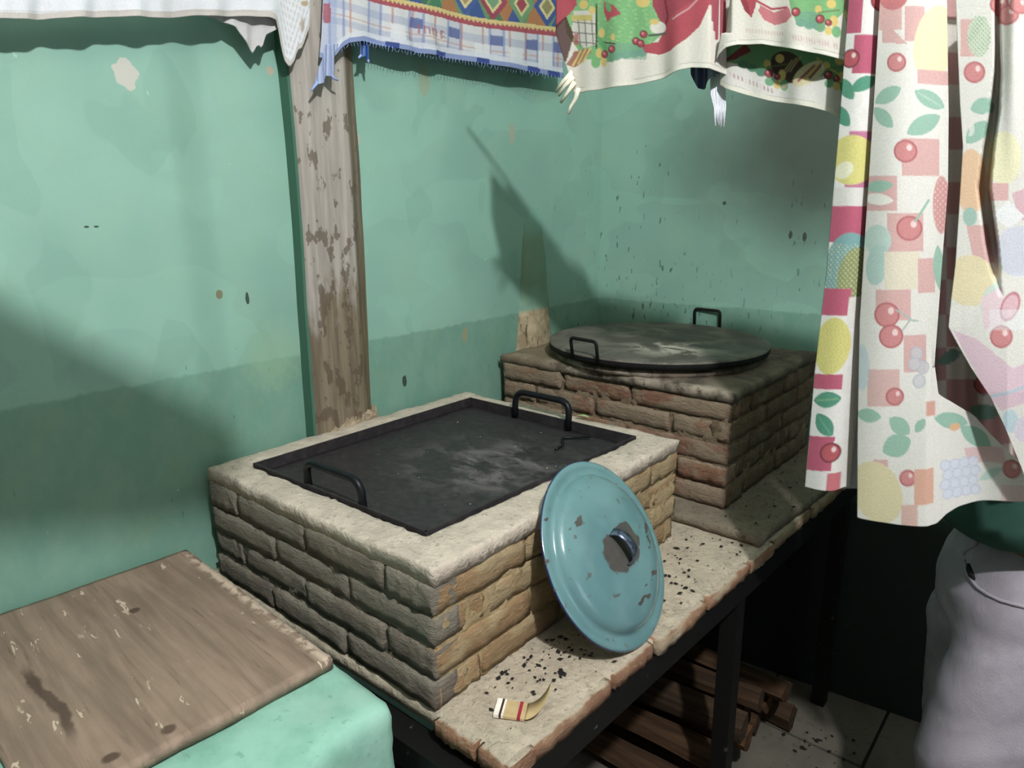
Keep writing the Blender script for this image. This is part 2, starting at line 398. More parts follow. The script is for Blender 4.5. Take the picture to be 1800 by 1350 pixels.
# edge bricks, front (+x) and near end (-y)
def brick_mesh(l, h, d, seed, amp=.005):
    V, Fs = rbox(l, d, h, step=.014, r=.0035, amp=amp, freq=26, amp2=.003, freq2=95, seed=seed)
    me = bpy.data.meshes.new('brick'); me.from_pydata([tuple(v) for v in V], [], Fs)
    for p in me.polygons: p.use_smooth = True
    return me
def place_brick(me, mat, parent, p, ang, sx=1, tilt=0, name='brick'):
    m = me if me.materials and me.materials[0] == mat else None
    if m is None:
        m = me.copy() if me.materials else me
        m.materials.clear(); m.materials.append(mat)
    o = bpy.data.objects.new(name, m); C.objects.link(o); o.parent = parent
    o.location = p; o.rotation_euler = (tilt, 0, ang); o.scale = (sx, 1, 1); return o
em = [brick_mesh(.225, .029, .055, 30+i, .004) for i in range(4)]
for m_ in em: m_.materials.append(M_edge)
yy = .150; k = 0
while yy < 1.55:
    L = random.choice((.225, .225, .18, .12)); L = min(L, 1.60-yy)
    xe = .833+(yy-.14)/1.53*.05
    place_brick(em[k % 4], M_edge, bt, (xe+.010+random.uniform(-.003, .004), yy, .7695), math.radians(90-1.9), L/.225)
    yy += L+random.uniform(.004, .012); k += 1
xx = .690
for L in (.085, .066):
    place_brick(em[k % 4], M_edge, bt, (xx, .128, .7693), 0, L/.225); xx += L+.004; k += 1

# raised slab under the second stove
V, Fs = rbox(.83, .64, .026, step=.014, r=.005, amp=.004, freq=12, amp2=.0015, freq2=70, seed=9)
V = warp(V, .83, .64, [(.01, .975), (.858, .962), (.893, 1.664), (.01, 1.582)])
V = [Vector((v.x, v.y, v.z+.8005)) for v in V]
tag(mk('hearth_slab', V, Fs, mortar_mat('hearth_mortar', S(132, 120, 104), .6)), 'thin raised slab of dusty mortar under the taller stove', 'slab')

# ---------------------------------------------------------------- brick stoves
def stove(name, label, quad, z0, z1, courses, cap, mats, mmort, seed, offs=((-.001, .004), (-.003, .003))):
    """quad: (back-left, front-left, front-right, back-right) = (-x-y, +x-y, +x+y, -x+y)"""
    rnd = random.Random(seed)
    st = empty(name, ((quad[0][0]+quad[1][0])/2, (quad[0][1]+quad[2][1])/2, z0)); tag(st, label, 'stove')
    inv = -st.location
    ins = .0065
    q2 = [(quad[0][0], quad[0][1]+ins), (quad[1][0]-ins, quad[1][1]+ins), (quad[2][0]-ins, quad[2][1]-ins), (quad[3][0], quad[3][1]-ins)]
    lx = quad[1][0]-quad[0][0]; ly = quad[2][1]-quad[1][1]; hz = z1-cap-z0
    V, Fs = rbox(lx, ly, hz-.024, step=.010, r=.004, amp=.008, freq=30, amp2=.0045, freq2=85, seed=seed)
    V = warp(V, lx, ly, q2); V = [v+Vector((0, 0, z0+.001))+inv for v in V]
    mk('mortar_core', V, Fs, mmort, st)
    ch = hz/courses
    meshes = {}
    for fi, (A, B, nrm, mat) in enumerate(((quad[0], quad[1], (0, -1), mats[0]), (quad[1], quad[2], (1, 0), mats[1]))):
        A = Vector((*A, 0)); B = Vector((*B, 0)); L = (B-A).length; d = (B-A)/L; ang = math.atan2(d.y, d.x)
        inw = Vector((-d.y, d.x, 0))
        vs = [brick_mesh(.225, ch-.007, .055, seed*10+fi*5+i, .0032) for i in range(5)]
        for m_ in vs: m_.materials.append(mat)
        for c_ in range(courses):
            s = 0.0; first = True
            while s < L-.03:
                bl = rnd.uniform(.2, .24)
                if first and (c_+fi) % 2: bl = rnd.uniform(.10, .125)
                first = False
                if L-s-bl < .05: bl = L-s
                bl = min(bl, L-s)
                off = rnd.uniform(*offs[fi])
                p = A+d*(s+.004)-inw*off+Vector((0, 0, z0+c_*ch+.003+rnd.uniform(-.002, .002)))+inv
                place_brick(rnd.choice(vs), mat, st, p, ang+rnd.uniform(-.008, .008), max(.02, bl-.006)/.225, rnd.uniform(-.02, .02))
                s += bl
    return st, inv
def ring(outer, inner, z0, z1, mat, name, parent, off, seed, seg=.014):
    """cement rim between two quads, lumpy"""
    V, Fs = [], []; n = 0; secs = []
    prof = [(0, 0), (0, .75), (.02, .95), (.08, 1), (.35, 1.02), (.65, 1.0), (.9, .98), (.98, .9), (1, .6), (1, 0)]
    for k in range(4):
        a, b = outer[k], outer[(k+1) % 4]; c, d = inner[k], inner[(k+1) % 4]
        m = max(2, int(math.hypot(b[0]-a[0], b[1]-a[1])/seg))
        for i in range(m):
            t_ = i/m
            o_ = Vector((a[0]+(b[0]-a[0])*t_, a[1]+(b[1]-a[1])*t_, 0)); i_ = Vector((c[0]+(d[0]-c[0])*t_, c[1]+(d[1]-c[1])*t_, 0))
            for (s_, h_) in prof:
                p = o_.lerp(i_, s_)+Vector((0, 0, z0+(z1-z0)*h_))
                d3 = nvec(p, 18, seed)*.0035+nvec(p, 90, seed+3)*.0030
                if h_ < .3: d3.z *= .2
                d3.z *= .8
                V.append(p+d3+off)
            n += 1
    np_ = len(prof)
    for i in range(n):
        j = (i+1) % n
        for q in range(np_-1): Fs.append([i*np_+q, j*np_+q, j*np_+q+1, i*np_+q+1])
        Fs.append([i*np_+np_-1, j*np_+np_-1, j*np_, i*np_])
    return mk(name, V, Fs, mat, parent)
A0, A1, B0, B1, T1 = .035, .6885, .141, .8925, 1.0374
q1 = [(A0, B0), (A1, B0), (A1, B1), (A0, B1)]
st1, off1 = stove('brick_stove', 'low square brick stove with pale cement rim around a square griddle', q1, .801, T1, 4, .024, (M_brL, M_brR), M_mo1, 3, ((-.001, .004), (-.0075, -.0005)))
# open the top of the core visually: cement rim stands over it and frames the griddle
ring([(A0-.004, B0+.0015), (A1-.0015, B0+.0015), (A1-.0015, B1-.0015), (A0-.004, B1-.0015)], [(.090, .206), (.596, .216), (.610, .848), (.089, .852)], T1-.028, T1, M_rim, 'cement_rim', st1, off1, 2)

# ---------------------------------------------------------------- square griddle
t = MT('seasoned_steel', .48); P = t.pos(); n1 = t.noise(t.map(P, (11, 19, 11)), 1, 9, .7, .5); n2 = t.noise(P, 60, 4, .6); n3 = t.noise(P, 140, 2)
c = t.mix(t.step(n2, .35, .7), S(50, 46, 48), S(64, 59, 61))
ctr = t.step(t.dist(P, (.43, .55, 1.01)), .02, .27, 1, 0)
c = t.mix(t.math('MULTIPLY', ctr, t.step(n1, .44, .66, 0, .75)), c, S(132, 123, 122))
t.color(c); t.b.inputs['Metallic'].default_value = .25; t.put(t.b.inputs['Roughness'], t.step(n1, .3, .7, .42, .62)); t.bump(n2, .15, .002); M_pan = t.done()
M_rod = plain('dark_steel_rod', S(30, 31, 34), .38, .4, .2, 60)
sg = empty('square_griddle', (.35, .53, 1.012)); tag(sg, 'square black steel griddle with two looped handles set in the low stove', 'griddle')
offg = -sg.location
qi = [(.093, .209), (.592, .219), (.606, .845), (.092, .849)]
V, Fs = rbox(1, 1, .004, step=.04, r=0); V = warp(V, 1, 1, qi)
V = [Vector((v.x, v.y, v.z+1.0145+.002*nvec(v, 5, 1).z))+offg for v in V]; mk('plate', V, Fs, M_pan, sg)
for k in range(4):
    a = Vector((*qi[k], 0)); b = Vector((*qi[(k+1) % 4], 0)); d = (b-a).normalized(); inw = Vector((-d.y, d.x, 0))
    quad = [a, b, b+inw*.004, a+inw*.004]; quad = [(q.x, q.y) for q in quad]
    V, Fs = rbox(1, 1, .027, step=.05, r=0); V = warp(V, 1, 1, quad); V = [v+Vector((0, 0, 1.0135))+offg for v in V]
    mk('side_flange', V, Fs, M_pan, sg, smooth=False)
def loop_handle(a, b, h, rad, lean, name, mat, parent, off, drop=.02, cr=.03):
    a = Vector(a); b = Vector(b); l = Vector(lean)
    pts = arcpath([a-Vector((0, 0, drop)), a+Vector((0, 0, h))+l, b+Vector((0, 0, h))+l, b-Vector((0, 0, drop))], cr, 7)
    V, Fs = tube([p+off for p in pts], rad, 12); return mk(name, V, Fs, mat, parent)
loop_handle((.268, .222, 1.037), (.425, .226, 1.037), .047, .0075, (0, -.004, 0), 'handle', M_rod, sg, offg, .018)
loop_handle((.258, .838, 1.037), (.424, .838, 1.037), .050, .0080, (0, .004, 0), 'handle', M_rod, sg, offg, .018)
# charred crumbs and a bent sliver on the griddle
V, Fs = [], []
rr = random.Random(5)
def crumb(V, Fs, p, s, rr):
    b0 = len(V); e = [Vector((rr.uniform(-1, 1), rr.uniform(-1, 1), rr.uniform(-1, 1))).normalized()*.3 for _ in range(6)]
    ax = [Vector((1, 0, 0)), Vector((-1, 0, 0)), Vector((0, 1, 0)), Vector((0, -1, 0)), Vector((0, 0, .6)), Vector((0, 0, -.4))]
    a = rr.uniform(0, 6.28); R_ = Matrix.Rotation(a, 3, 'Z'); st_ = rr.uniform(.5, 2)
    for i in range(6): q = ax[i]+e[i]*.6; q.x *= st_; V.append(Vector(p)+(R_ @ q)*s)
    for f in ((0, 2, 4), (2, 1, 4), (1, 3, 4), (3, 0, 4), (2, 0, 5), (1, 2, 5), (3, 1, 5), (0, 3, 5)): Fs.append([b0+i for i in f])
for i in range(22): crumb(V, Fs, (rr.uniform(.15, .56), rr.uniform(.27, .80), 1.0205), rr.uniform(.0008, .0019), rr)
tag(mk('food_crumbs', V, Fs, plain('pale_crumbs', S(180, 172, 158), .9), smooth=False), 'tiny pale and burnt crumbs strewn on the square griddle', 'crumbs', kind='stuff')
pts = [(.455, .745, 1.024), (.475, .772, 1.024), (.44, .80, 1.024), (.475, .83, 1.026)]
V, Fs = tube(arcpath([(.49, .70, 1.023), (.487, .735, 1.024), (.455, .770, 1.024), (.505, .812, 1.026)], .012, 4), .0028, 6)
tag(mk('burnt_twig', V, Fs, M_rod), 'thin bent black twig lying on the square griddle', 'twig')

# ---------------------------------------------------------------- second stove and round griddle
q2 = [(.030, 1.0517), (.7359, 1.0517), (.7359, 1.652), (.030, 1.580)]
T2 = 1.1176
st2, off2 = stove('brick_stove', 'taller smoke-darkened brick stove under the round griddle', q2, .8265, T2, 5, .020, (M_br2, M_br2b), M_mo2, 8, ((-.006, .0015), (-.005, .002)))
t = MT('sooty_cement', .92); P = t.pos(); x, y, z = t.xyz(P); n1 = t.noise(P, 14, 5, .6); n2 = t.noise(P, 70, 4, .6)
c = t.mix(t.step(n1, .35, .62), S(78, 69, 61), S(118, 105, 91))
fr = t.math('MULTIPLY', t.step(y, 1.055, 1.10, 1, 0), t.step(n1, .35, .6)); c = t.mix(t.math('MULTIPLY', fr, .75), c, S(176, 162, 146))
c = t.mix(t.step(x, .10, .35, .6, 0), c, S(142, 124, 100)); c = t.mix(t.step(n2, .6, .7, 0, .6), c, S(40, 36, 33)); t.color(c); t.bump(t.mix(.5, n1, n2), .8, .005); M_soot = t.done()
qo = [(.026, 1.049), (.738, 1.049), (.738, 1.653), (.026, 1.581)]
c2 = Vector((.385, 1.325, 0)); qin = [(c2.x-.12, c2.y-.12), (c2.x+.12, c2.y-.12), (c2.x+.12, c2.y+.12), (c2.x-.12, c2.y+.12)]
ring(qo, qin, T2-.024, T2, M_soot, 'cement_top', st2, off2, 6)
V, Fs = lathe([(.20, T2-.01), (.285, T2-.004), (.296, T2+.008), (.290, T2+.018), (.27, T2+.022), (.20, T2+.018)], 72)
V = [v+Vector((c2.x, c2.y, 0))+nvec(v, 40, 2)*.003+off2 for v in V]; mk('seat_collar', V, Fs, M_soot, st2)
t = MT('dusty_comal_steel', .6); P = t.pos(); n1 = t.noise(P, 9, 6, .65, .8); n2 = t.noise(P, 70, 4, .6)
c = t.mix(t.step(n1, .35, .65), S(84, 78, 72), S(120, 112, 103)); mid = t.step(t.dist(P, (.47, 1.26, 1.16)), .0, .17, 1, 0)
c = t.mix(t.math('MULTIPLY', mid, t.step(n1, .44, .56, 0, .9)), c, S(206, 196, 180)); c = t.mix(t.step(n1, .62, .74, 0, .45), c, S(136, 130, 122))
c = t.mix(t.step(n2, .62, .72, 0, .6), c, S(40, 37, 35)); t.color(c); t.b.inputs['Metallic'].default_value = .1; t.bump(n2, .2, .002); M_comal = t.done()
M_side = plain('black_comal_side', S(24, 23, 23), .7, .2, .3, 50)
rg = empty('round_griddle', (c2.x, c2.y, T2+.02)); tag(rg, 'large round dusty steel griddle with two thin wire handles on the taller stove', 'griddle')
zz = 1.160-(T2+.02)
V, Fs = lathe([(.0005, zz-.003), (.10, zz-.0025), (.20, zz-.001), (.285, zz+.001), (.304, zz+.0015), (.309, zz+.0005), (.310, zz-.003)], 96)
mk('plate', V, Fs, M_comal, rg)
V, Fs = lathe([(.310, zz-.003), (.311, zz-.010), (.308, zz-.019), (.299, zz-.0215), (.27, zz-.0200), (.0005, zz-.0195)], 96)
mk('rim_wall', V, Fs, M_side, rg)
def circ_handle(ang, half, r0, h, rad, lean):
    a = Vector((r0*math.cos(ang-half), r0*math.sin(ang-half), zz-.006)); b = Vector((r0*math.cos(ang+half), r0*math.sin(ang+half), zz-.006))
    return loop_handle(a, b, h, rad, (lean*math.cos(ang), lean*math.sin(ang), 0), 'handle', M_side, rg, Vector((0, 0, 0)), .006, .012)
circ_handle(math.radians(263), .14, .313, .050, .0045, .010)
circ_handle(math.radians(88.5), .14, .3125, .058, .0045, -.004)

# ---------------------------------------------------------------- enamel lid leaning on the low stove
t = MT('turquoise_enamel', .16); P = t.obj(); x, y, z = t.xyz(P); n1 = t.noise(P, 26, 5, .65, .5); n2 = t.noise(P, 55, 4, .6); n0 = t.noise(P, 8, 3)
c = t.mix(t.step(n0, .35, .65), S(94, 128, 131), S(106, 140, 142))
rad_ = t.math('SQRT', t.math('ADD', t.math('MULTIPLY', x, x), t.math('MULTIPLY', y, y)))
c = t.mix(t.step(rad_, .1655, .1672), c, S(30, 36, 84))
dm = t.dist(t.map(P, (1.0, 1.5, 0)), (.012, -.005, 0))
chip = t.step(t.math('ADD', dm, t.math('MULTIPLY', t.math('SUBTRACT', n1, .5), .06)), .056, .062, 1, 0)
chip2 = t.step(n2, .64, .665)
ch3 = t.step(t.noise(t.map(P, (14, 34, 14)), 1, 3, .6), .665, .685)
chips = t.math('MAXIMUM', chip, t.math('MAXIMUM', t.math('MULTIPLY', chip2, .75), ch3))
c = t.mix(t.math('MULTIPLY', chips, .92), c, t.mix(n2, S(46, 38, 34), S(92, 80, 72)))
t.color(c); t.put(t.b.inputs['Roughness'], t.step(chips, 0, 1, .15, .7)); t.b.inputs['Specular IOR Level'].default_value = .5
t.b.inputs['Coat Weight'].default_value = .3; t.b.inputs['Coat Roughness'].default_value = .08; t.bump(n0, .05, .002); M_enam = t.done()
Mn = Vector((.861, .058, .505)).normalized(); My = Vector((-.504, -.034, .863)).normalized(); Mx = My.cross(Mn)
lidE = empty('pot_lid', (.756, .496, .947)); tag(lidE, 'chipped turquoise enamel pot lid leaning against the low stove', 'pot lid')
lidE.rotation_euler = Matrix((Mx, My, Mn)).transposed().to_euler()
R0 = .168
prof = [(.0005, .030), (.03, .0298), (.06, .0285), (.09, .0265), (.112, .0228), (.126, .0190), (.134, .0150), (.1385, .0075), (.141, .0028), (.146, .0015), (.155, .0028), (.163, .0036), (.167, .0015), (.168, -.0005), (.1665, -.0022), (.163, -.0012),
        (.155, .0006), (.146, -.0008), (.139, .0005), (.136, .006), (.131, .0130), (.124, .0165), (.09, .0238), (.03, .027), (.0005, .0275)]
V, Fs = lathe(prof, 96); mk('lid_shell', V, Fs, M_enam, lidE)
V, Fs = [], []
N_ = 18
for i in range(N_+1):
    t_ = i/N_; a = math.pi*t_; yc = .030*math.cos(a); zc = .0285+.024*math.sin(a)**.8 if 0 < t_ < 1 else .0285
    wv = .010 if 0.05 < t_ < .95 else .012
    nrm = Vector((0, math.cos(a), math.sin(a))).normalized()
    for (wx, th) in ((-wv, .0), (wv, .0), (wv, .0022), (-wv, .0022)): V.append(Vector((wx+.004, yc, zc))+nrm*th)
for i in range(N_):
    for k in range(4): Fs.append([i*4+k, i*4+(k+1) % 4, (i+1)*4+(k+1) % 4, (i+1)*4+k])
Fs += [[0, 1, 2, 3][::-1], [N_*4+k for k in range(4)]]
t = MT('bare_strap_metal', .28); n1 = t.noise(t.obj(), 60, 3); t.color(t.mix(t.step(n1, .4, .65), S(120, 132, 150), S(60, 64, 84))); t.b.inputs['Metallic'].default_value = .7
hd = mk('handle', V, Fs, t.done(), lidE, rot=(0, 0, math.radians(12))); hd['label'] = 'bare metal strap handle'

# ---------------------------------------------------------------- matchbook
M_kraft = plain('kraft_card', S(188, 164, 122), .8, nz=.08); M_foil = plain('white_card_edge', S(236, 226, 214), .6); M_strk = plain('striker_strip', S(62, 46, 40), .8); M_redp = plain('red_print', S(150, 40, 62), .7)
mb = empty('matchbook', (.775, .215, .8022)); mb.rotation_euler = (0, 0, math.radians(30)); tag(mb, 'small open kraft matchbook with red stripe on the bench top', 'matchbook')
def plate(a, b, z0, z1, mat, name, parent):
    V, Fs = rbox(b[0]-a[0], b[1]-a[1], z1-z0, step=1, r=0); return mk(name, V, Fs, mat, parent, loc=(a[0], a[1], z0), smooth=False)
plate((-.026, -.018), (.020, .018), .0, .004, M_kraft, 'match_packet', mb)
plate((-.027, -.0185), (-.019, .0185), .0005, .0062, M_foil, 'folded_flap', mb)
plate((-.0205, -.0183), (-.0155, .0183), .0008, .0060, M_strk, 'striker_strip', mb)
plate((-.0155, -.0183), (-.0125, .0183), .0008, .0058, M_foil, 'white_stripe', mb)
plate((.0085, -.0182), (.0135, .0182), .0, .0046, M_redp, 'red_stripe', mb)
V, Fs = [], []
for i in range(13):
    t_ = i/12; a = 1.25*t_**.6; L = .058*t_
    xx = .020+.050*t_*(1-.30*t_); zc = .003+.040*t_**1.5
    yo = .012*t_**2
    for yy in (-.018, .018): V.append(Vector((xx, yy*(1-.35*t_**4)+yo, zc)))
for i in range(12): Fs.append([i*2, i*2+2, i*2+3, i*2+1])
cv = mk('cover_flap', V, Fs, M_kraft, mb); md = cv.modifiers.new('thick', 'SOLIDIFY'); md.thickness = .0006

# charcoal flecks on the bench
V, Fs = [], []; rr = random.Random(11)
for i in range(70): crumb(V, Fs, (rr.uniform(.70, .79), rr.gauss(.36, .05), .8035), rr.uniform(.0012, .0045), rr)
for i in range(60): crumb(V, Fs, (rr.uniform(.70, .84), rr.uniform(.62, .95), .8035), rr.uniform(.0012, .005), rr)
for i in range(30): crumb(V, Fs, (rr.uniform(.70, .83), rr.uniform(.16, .6), .8035), rr.uniform(.001, .003), rr)
for i in range(40): crumb(V, Fs, (rr.uniform(.75, .86), rr.uniform(1.0, 1.5), .830), rr.uniform(.001, .004), rr)
tag(mk('charcoal_flecks', V, Fs, plain('charcoal', S(34, 31, 29), .95), smooth=False), 'black charcoal flecks scattered on the bench top', 'charcoal', kind='stuff')

V, Fs = [], []
for i in range(9):
    t_ = i/8; w_ = .007*math.sin(math.pi*min(1, t_*1.02))+.0006
    for sgn in (-1, 1): V.append(Vector((.42+.034*t_, .872+.010*t_+sgn*w_, 1.0425+.006*math.sin(t_*3)+.002*abs(sgn))))
for i in range(8): Fs.append([i*2, i*2+2, i*2+3, i*2+1])
sc = mk('herb_scrap', V, Fs, plain('pale_green_leaf', S(150, 176, 120), .7)); sc.modifiers.new('thick', 'SOLIDIFY').thickness = .0012
tag(sc, 'small pale green leaf scrap on the far rim of the low stove', 'leaf')
V, Fs = [], []; rr = random.Random(21)
for i in range(26): crumb(V, Fs, (rr.gauss(.93, .05), rr.gauss(1.43, .06), .004), rr.uniform(.0015, .006), rr)
tag(mk('charcoal_flecks', V, Fs, bpy.data.materials['charcoal'], smooth=False), 'black charcoal crumbs fallen on the tiled floor', 'charcoal', kind='stuff')

# ---------------------------------------------------------------- green ledge and wooden board
t = MT('mint_painted_masonry', .75); P = t.pos(); n1 = t.noise(P, 12, 5, .6); n2 = t.noise(P, 60, 4); n0 = t.noise(P, 4, 3)
c = t.mix(t.step(n1, .35, .65), S(128, 174, 155), S(148, 192, 174)); c = t.mix(t.step(n0, .45, .65, 0, .5), c, S(170, 200, 186)); c = t.mix(t.step(n2, .64, .72, 0, .5), c, S(104, 150, 126))
t.color(c); t.bump(t.mix(.5, n1, n2), .5, .005); M_mint = t.done()
V, Fs = rbox(.675, .420, .852, step=.02, r=.022, amp=.008, freq=11, amp2=.002, freq2=45, seed=6)
led = mk('masonry_ledge', V, Fs, M_mint, loc=(.004, -.345, .004)); tag(led, 'mint green painted masonry ledge with rounded lumpy edges', 'ledge')
t = MT('worn_brown_board', .72); P = t.obj(); x, y, z = t.xyz(P)
g = t.noise(t.map(P, (3.5, 42, 40)), 1, 6, .62, .4); g2 = t.noise(t.map(P, (9, 130, 60)), 1, 4, .6); n1 = t.noise(P, 9, 4); n2 = t.noise(P, 34, 4, .6)
c = t.mix(t.step(g, .32, .68), S(124, 104, 90), S(154, 131, 114)); c = t.mix(t.step(n1, .42, .70, 0, .5), c, S(122, 108, 92)); c = t.mix(t.step(g2, .60, .74, 0, .5), c, S(88, 70, 58))
peel = t.noise(t.map(P, (17, 62, 30), (3, 1, 0)), 1, 3, .6, .5); pm = t.math('MULTIPLY', t.step(peel, .655, .67), t.step(n1, .38, .50))
c = t.mix(t.math('MULTIPLY', pm, .85), c, S(206, 186, 164))
edgew = t.step(y, .372, .392); c = t.mix(t.math('MULTIPLY', edgew, t.step(n2, .46, .56)), c, S(206, 184, 164))
sd = t.math('ABSOLUTE', t.math('SUBTRACT', y, t.math('ADD', .075, t.math('MULTIPLY', t.math('SUBTRACT', n1, .5), .05)))); st_ = t.math('MULTIPLY', t.step(sd, .004, .010, 1, 0), t.step(x, .18, .24))
st_ = t.math('MULTIPLY', st_, t.step(x, .38, .44, 1, 0)); c = t.mix(t.math('MULTIPLY', st_, .75), c, S(62, 46, 38))
for (kx, ky) in ((.49, .095), (.495, .165), (.16, .24)): c = t.mix(t.step(t.math('ADD', t.dist(P, (kx, ky, .018)), t.math('MULTIPLY', t.math('SUBTRACT', n2, .5), .01)), .006, .012, .8, 0), c, S(70, 52, 42))
t.color(c); t.bump(t.mix(.5, g, peel), .6, .004); M_board = t.done()
V, Fs = rbox(.525, .398, .018, step=.012, r=.003, amp=.002, freq=9, amp2=.0008, freq2=70, seed=2)
V = [Vector((v.x, v.y+(.003*noise.noise(Vector((v.x*40, 0, 1))) if v.y > .35 else 0), v.z)) for v in V]
bd = mk('wooden_board', V, Fs, M_board, loc=(.004, -.311, .859), rot=(0, 0, math.radians(-3.0))); tag(bd, 'worn brown wooden board with peeled pale flecks lying on the green ledge', 'board')

# ---------------------------------------------------------------- firewood under the bench
t = MT('split_firewood', .9); P = t.obj(); g = t.noise(t.map(P, (4, 60, 60)), 1, 5, .6); r = t.rnd()
t.color(t.mix(t.step(g, .35, .65), t.mix(r, S(74, 50, 32), S(50, 38, 28)), t.mix(r, S(112, 76, 46), S(74, 56, 40)))); t.bump(g, .6, .005); M_wood = t.done()
def log(p, ang, L, rad, seed, label, tilt=0):
    V, Fs = [], []; rr = random.Random(seed); n = 9; shape = [rr.uniform(.65, 1.1) for _ in range(n)]
    for i in range(9):
        for k in range(n):
            a = 2*math.pi*k/n; q = rad*shape[k]*(1+.06*math.sin(i+seed)); V.append(Vector((L*i/8-L/2, q*math.cos(a), q*math.sin(a)))+nvec((i, k, seed), .7, seed)*.004)
    for i in range(8):
        for k in range(n): Fs.append([i*n+k, i*n+(k+1) % n, (i+1)*n+(k+1) % n, (i+1)*n+k])
    Fs += [list(range(n))[::-1], [8*n+k for k in range(n)]]
    o = mk('firewood_log', V, Fs, M_wood, loc=p, rot=(rr.uniform(0, 6), tilt, ang), smooth=False); tag(o, label, 'firewood', 'split logs under the bench'); return o
rr = random.Random(3)
rows = []
for layer in range(3):
    for i in range(5-layer):
        rows.append((.28+.0*i, .98+.115*i+.055*layer, .045+.083*layer))
for i, (lx, ly, lz) in enumerate(rows):
    log((.50+rr.uniform(-.04, .06), ly, lz), rr.uniform(-.12, .12), rr.uniform(.5, .62), .040, 20+i, 'split firewood log stacked under the bench by its leg')
for i in range(4): log((.52+rr.uniform(-.03, .05), .42+.105*i, .045), rr.uniform(-.15, .15), .5, .040, 50+i, 'split firewood log lying in a row under the low stove')

# ---------------------------------------------------------------- cloth painting tools (photo-scale print units)
class Paint:
    def __init__(s, x, y, base): s.x, s.y = x, y; s.c = np.empty(x.shape+(3,)); s.c[:] = base
    def m(s, mask, col, a=1.0):
        k = np.clip(mask, 0, 1)[..., None]*a; s.c = s.c*(1-k)+np.array(col)*k
    def ell(s, cx, cy, rx, ry, col, rot=0, a=1.0, ring=None, ringcol=None):
        ca, sa = math.cos(rot), math.sin(rot); dx, dy = s.x-cx, s.y-cy
        u, v = (dx*ca+dy*sa)/rx, (-dx*sa+dy*ca)/ry; d = np.sqrt(u*u+v*v)
        s.m(np.clip((1-d)*min(rx, ry)/1.5+.5, 0, 1), col, a)
        if ring: s.m(np.clip((ring-np.abs(d-1)*min(rx, ry))/1.5+.5, 0, 1), ringcol, a)
    def rect(s, x0, y0, x1, y1, col, a=1.0, sk=0.0):
        x = s.x-sk*(s.y-y0)
        d = np.minimum(np.minimum(x-x0, x1-x), np.minimum(s.y-y0, y1-s.y)); s.m(np.clip(d/1.2+.5, 0, 1), col, a)
    def poly(s, pts, col, a=1.0):
        n = len(pts); ins = np.zeros(s.x.shape, bool)
        for i in range(n):
            (x0, y0), (x1, y1) = pts[i], pts[(i+1) % n]
            cnd = ((y0 > s.y) != (y1 > s.y)); xs = (x1-x0)*(s.y-y0)/((y1-y0) if abs(y1-y0) > 1e-9 else 1e-9)+x0
            ins ^= cnd & (s.x < xs)
        s.m(ins.astype(float), col, a)
    def line(s, pts, wd, col, a=1.0):
        d = np.full(s.x.shape, 1e9)
        for (x0, y0), (x1, y1) in zip(pts[:-1], pts[1:]):
            L2 = (x1-x0)**2+(y1-y0)**2+1e-9; t_ = np.clip(((s.x-x0)*(x1-x0)+(s.y-y0)*(y1-y0))/L2, 0, 1)
            d = np.minimum(d, np.hypot(s.x-x0-t_*(x1-x0), s.y-y0-t_*(y1-y0)))
        s.m(np.clip((wd-d)/1.0+.5, 0, 1), col, a)
    def leaf(s, cx, cy, L, W, rot, col, vein=None, a=1.0):
        ca, sa = math.cos(rot), math.sin(rot); dx, dy = s.x-cx, s.y-cy
        u = (dx*ca+dy*sa)/L; v = (-dx*sa+dy*ca)/W; w_ = np.clip(1-u*u, 0, 1)**.8
        s.m(np.clip((w_-np.abs(v))*W/1.2+.5, 0, 1)*(np.abs(u) < 1), col, a)
        if vein: s.m(np.clip(.16-np.abs(v), 0, 1)*6*(np.abs(u) < .8), vein, a*.6)

LA = at(985, 100, 1.33); LB = at(1800, 0, .95)
ldir = Vector((LB.x-LA.x, LB.y-LA.y, 0)).normalized(); lnrm = Vector((ldir.y, -ldir.x, 0))
if lnrm.dot(CAM-LA) < 0: lnrm = -lnrm
kA = (LA-CAM).dot(lnrm)
WALL_LINE_X = .064
F_ = np.array(fw); R_ = np.array(RT); U_ = np.array(UP); CN = np.array(CAM); LN = np.array(lnrm)
MAIN = (kA, LN); WALLP = (WALL_LINE_X-CAM.x, np.array([1., 0, 0])); PLANE = WALLP
def sheet_pts(px, py, off):
    d = F_+R_*((px-900)/F_PX)[..., None]-U_*((py-675)/F_PX)[..., None]
    k_, n_ = PLANE; s_ = k_/(d @ n_); P = CN+d*s_[..., None]
    return P+n_*off[..., None]
t = MT('printed_cloth', .92); a_ = t.attr('print'); P = t.obj(); wv = t.noise(P, 420, 2, .5); n1 = t.noise(P, 28, 3)
t.color(t.mix(t.step(wv, .3, .7, .14, 0), a_, (0.25, .25, .25), 'MULTIPLY')); t.bump(t.mix(.7, n1, wv), .25, .002)
t.b.inputs['Specular IOR Level'].default_value = .1
tl = t.n('ShaderNodeBsdfTranslucent'); t.t.links.new(a_, tl.inputs['Color']); ms = t.n('ShaderNodeMixShader'); ms.inputs[0].default_value = .14
t.t.links.new(t.b.outputs[0], ms.inputs[1]); t.t.links.new(tl.outputs[0], ms.inputs[2]); t.t.links.new(ms.outputs[0], t.t.nodes['Material Output'].inputs['Surface']); M_cloth = t.done()
def interp(pts):
    xs, ys = zip(*pts); xs = np.array(xs, float); ys = np.array(ys, float)
    return lambda v: np.interp(v, xs, ys)
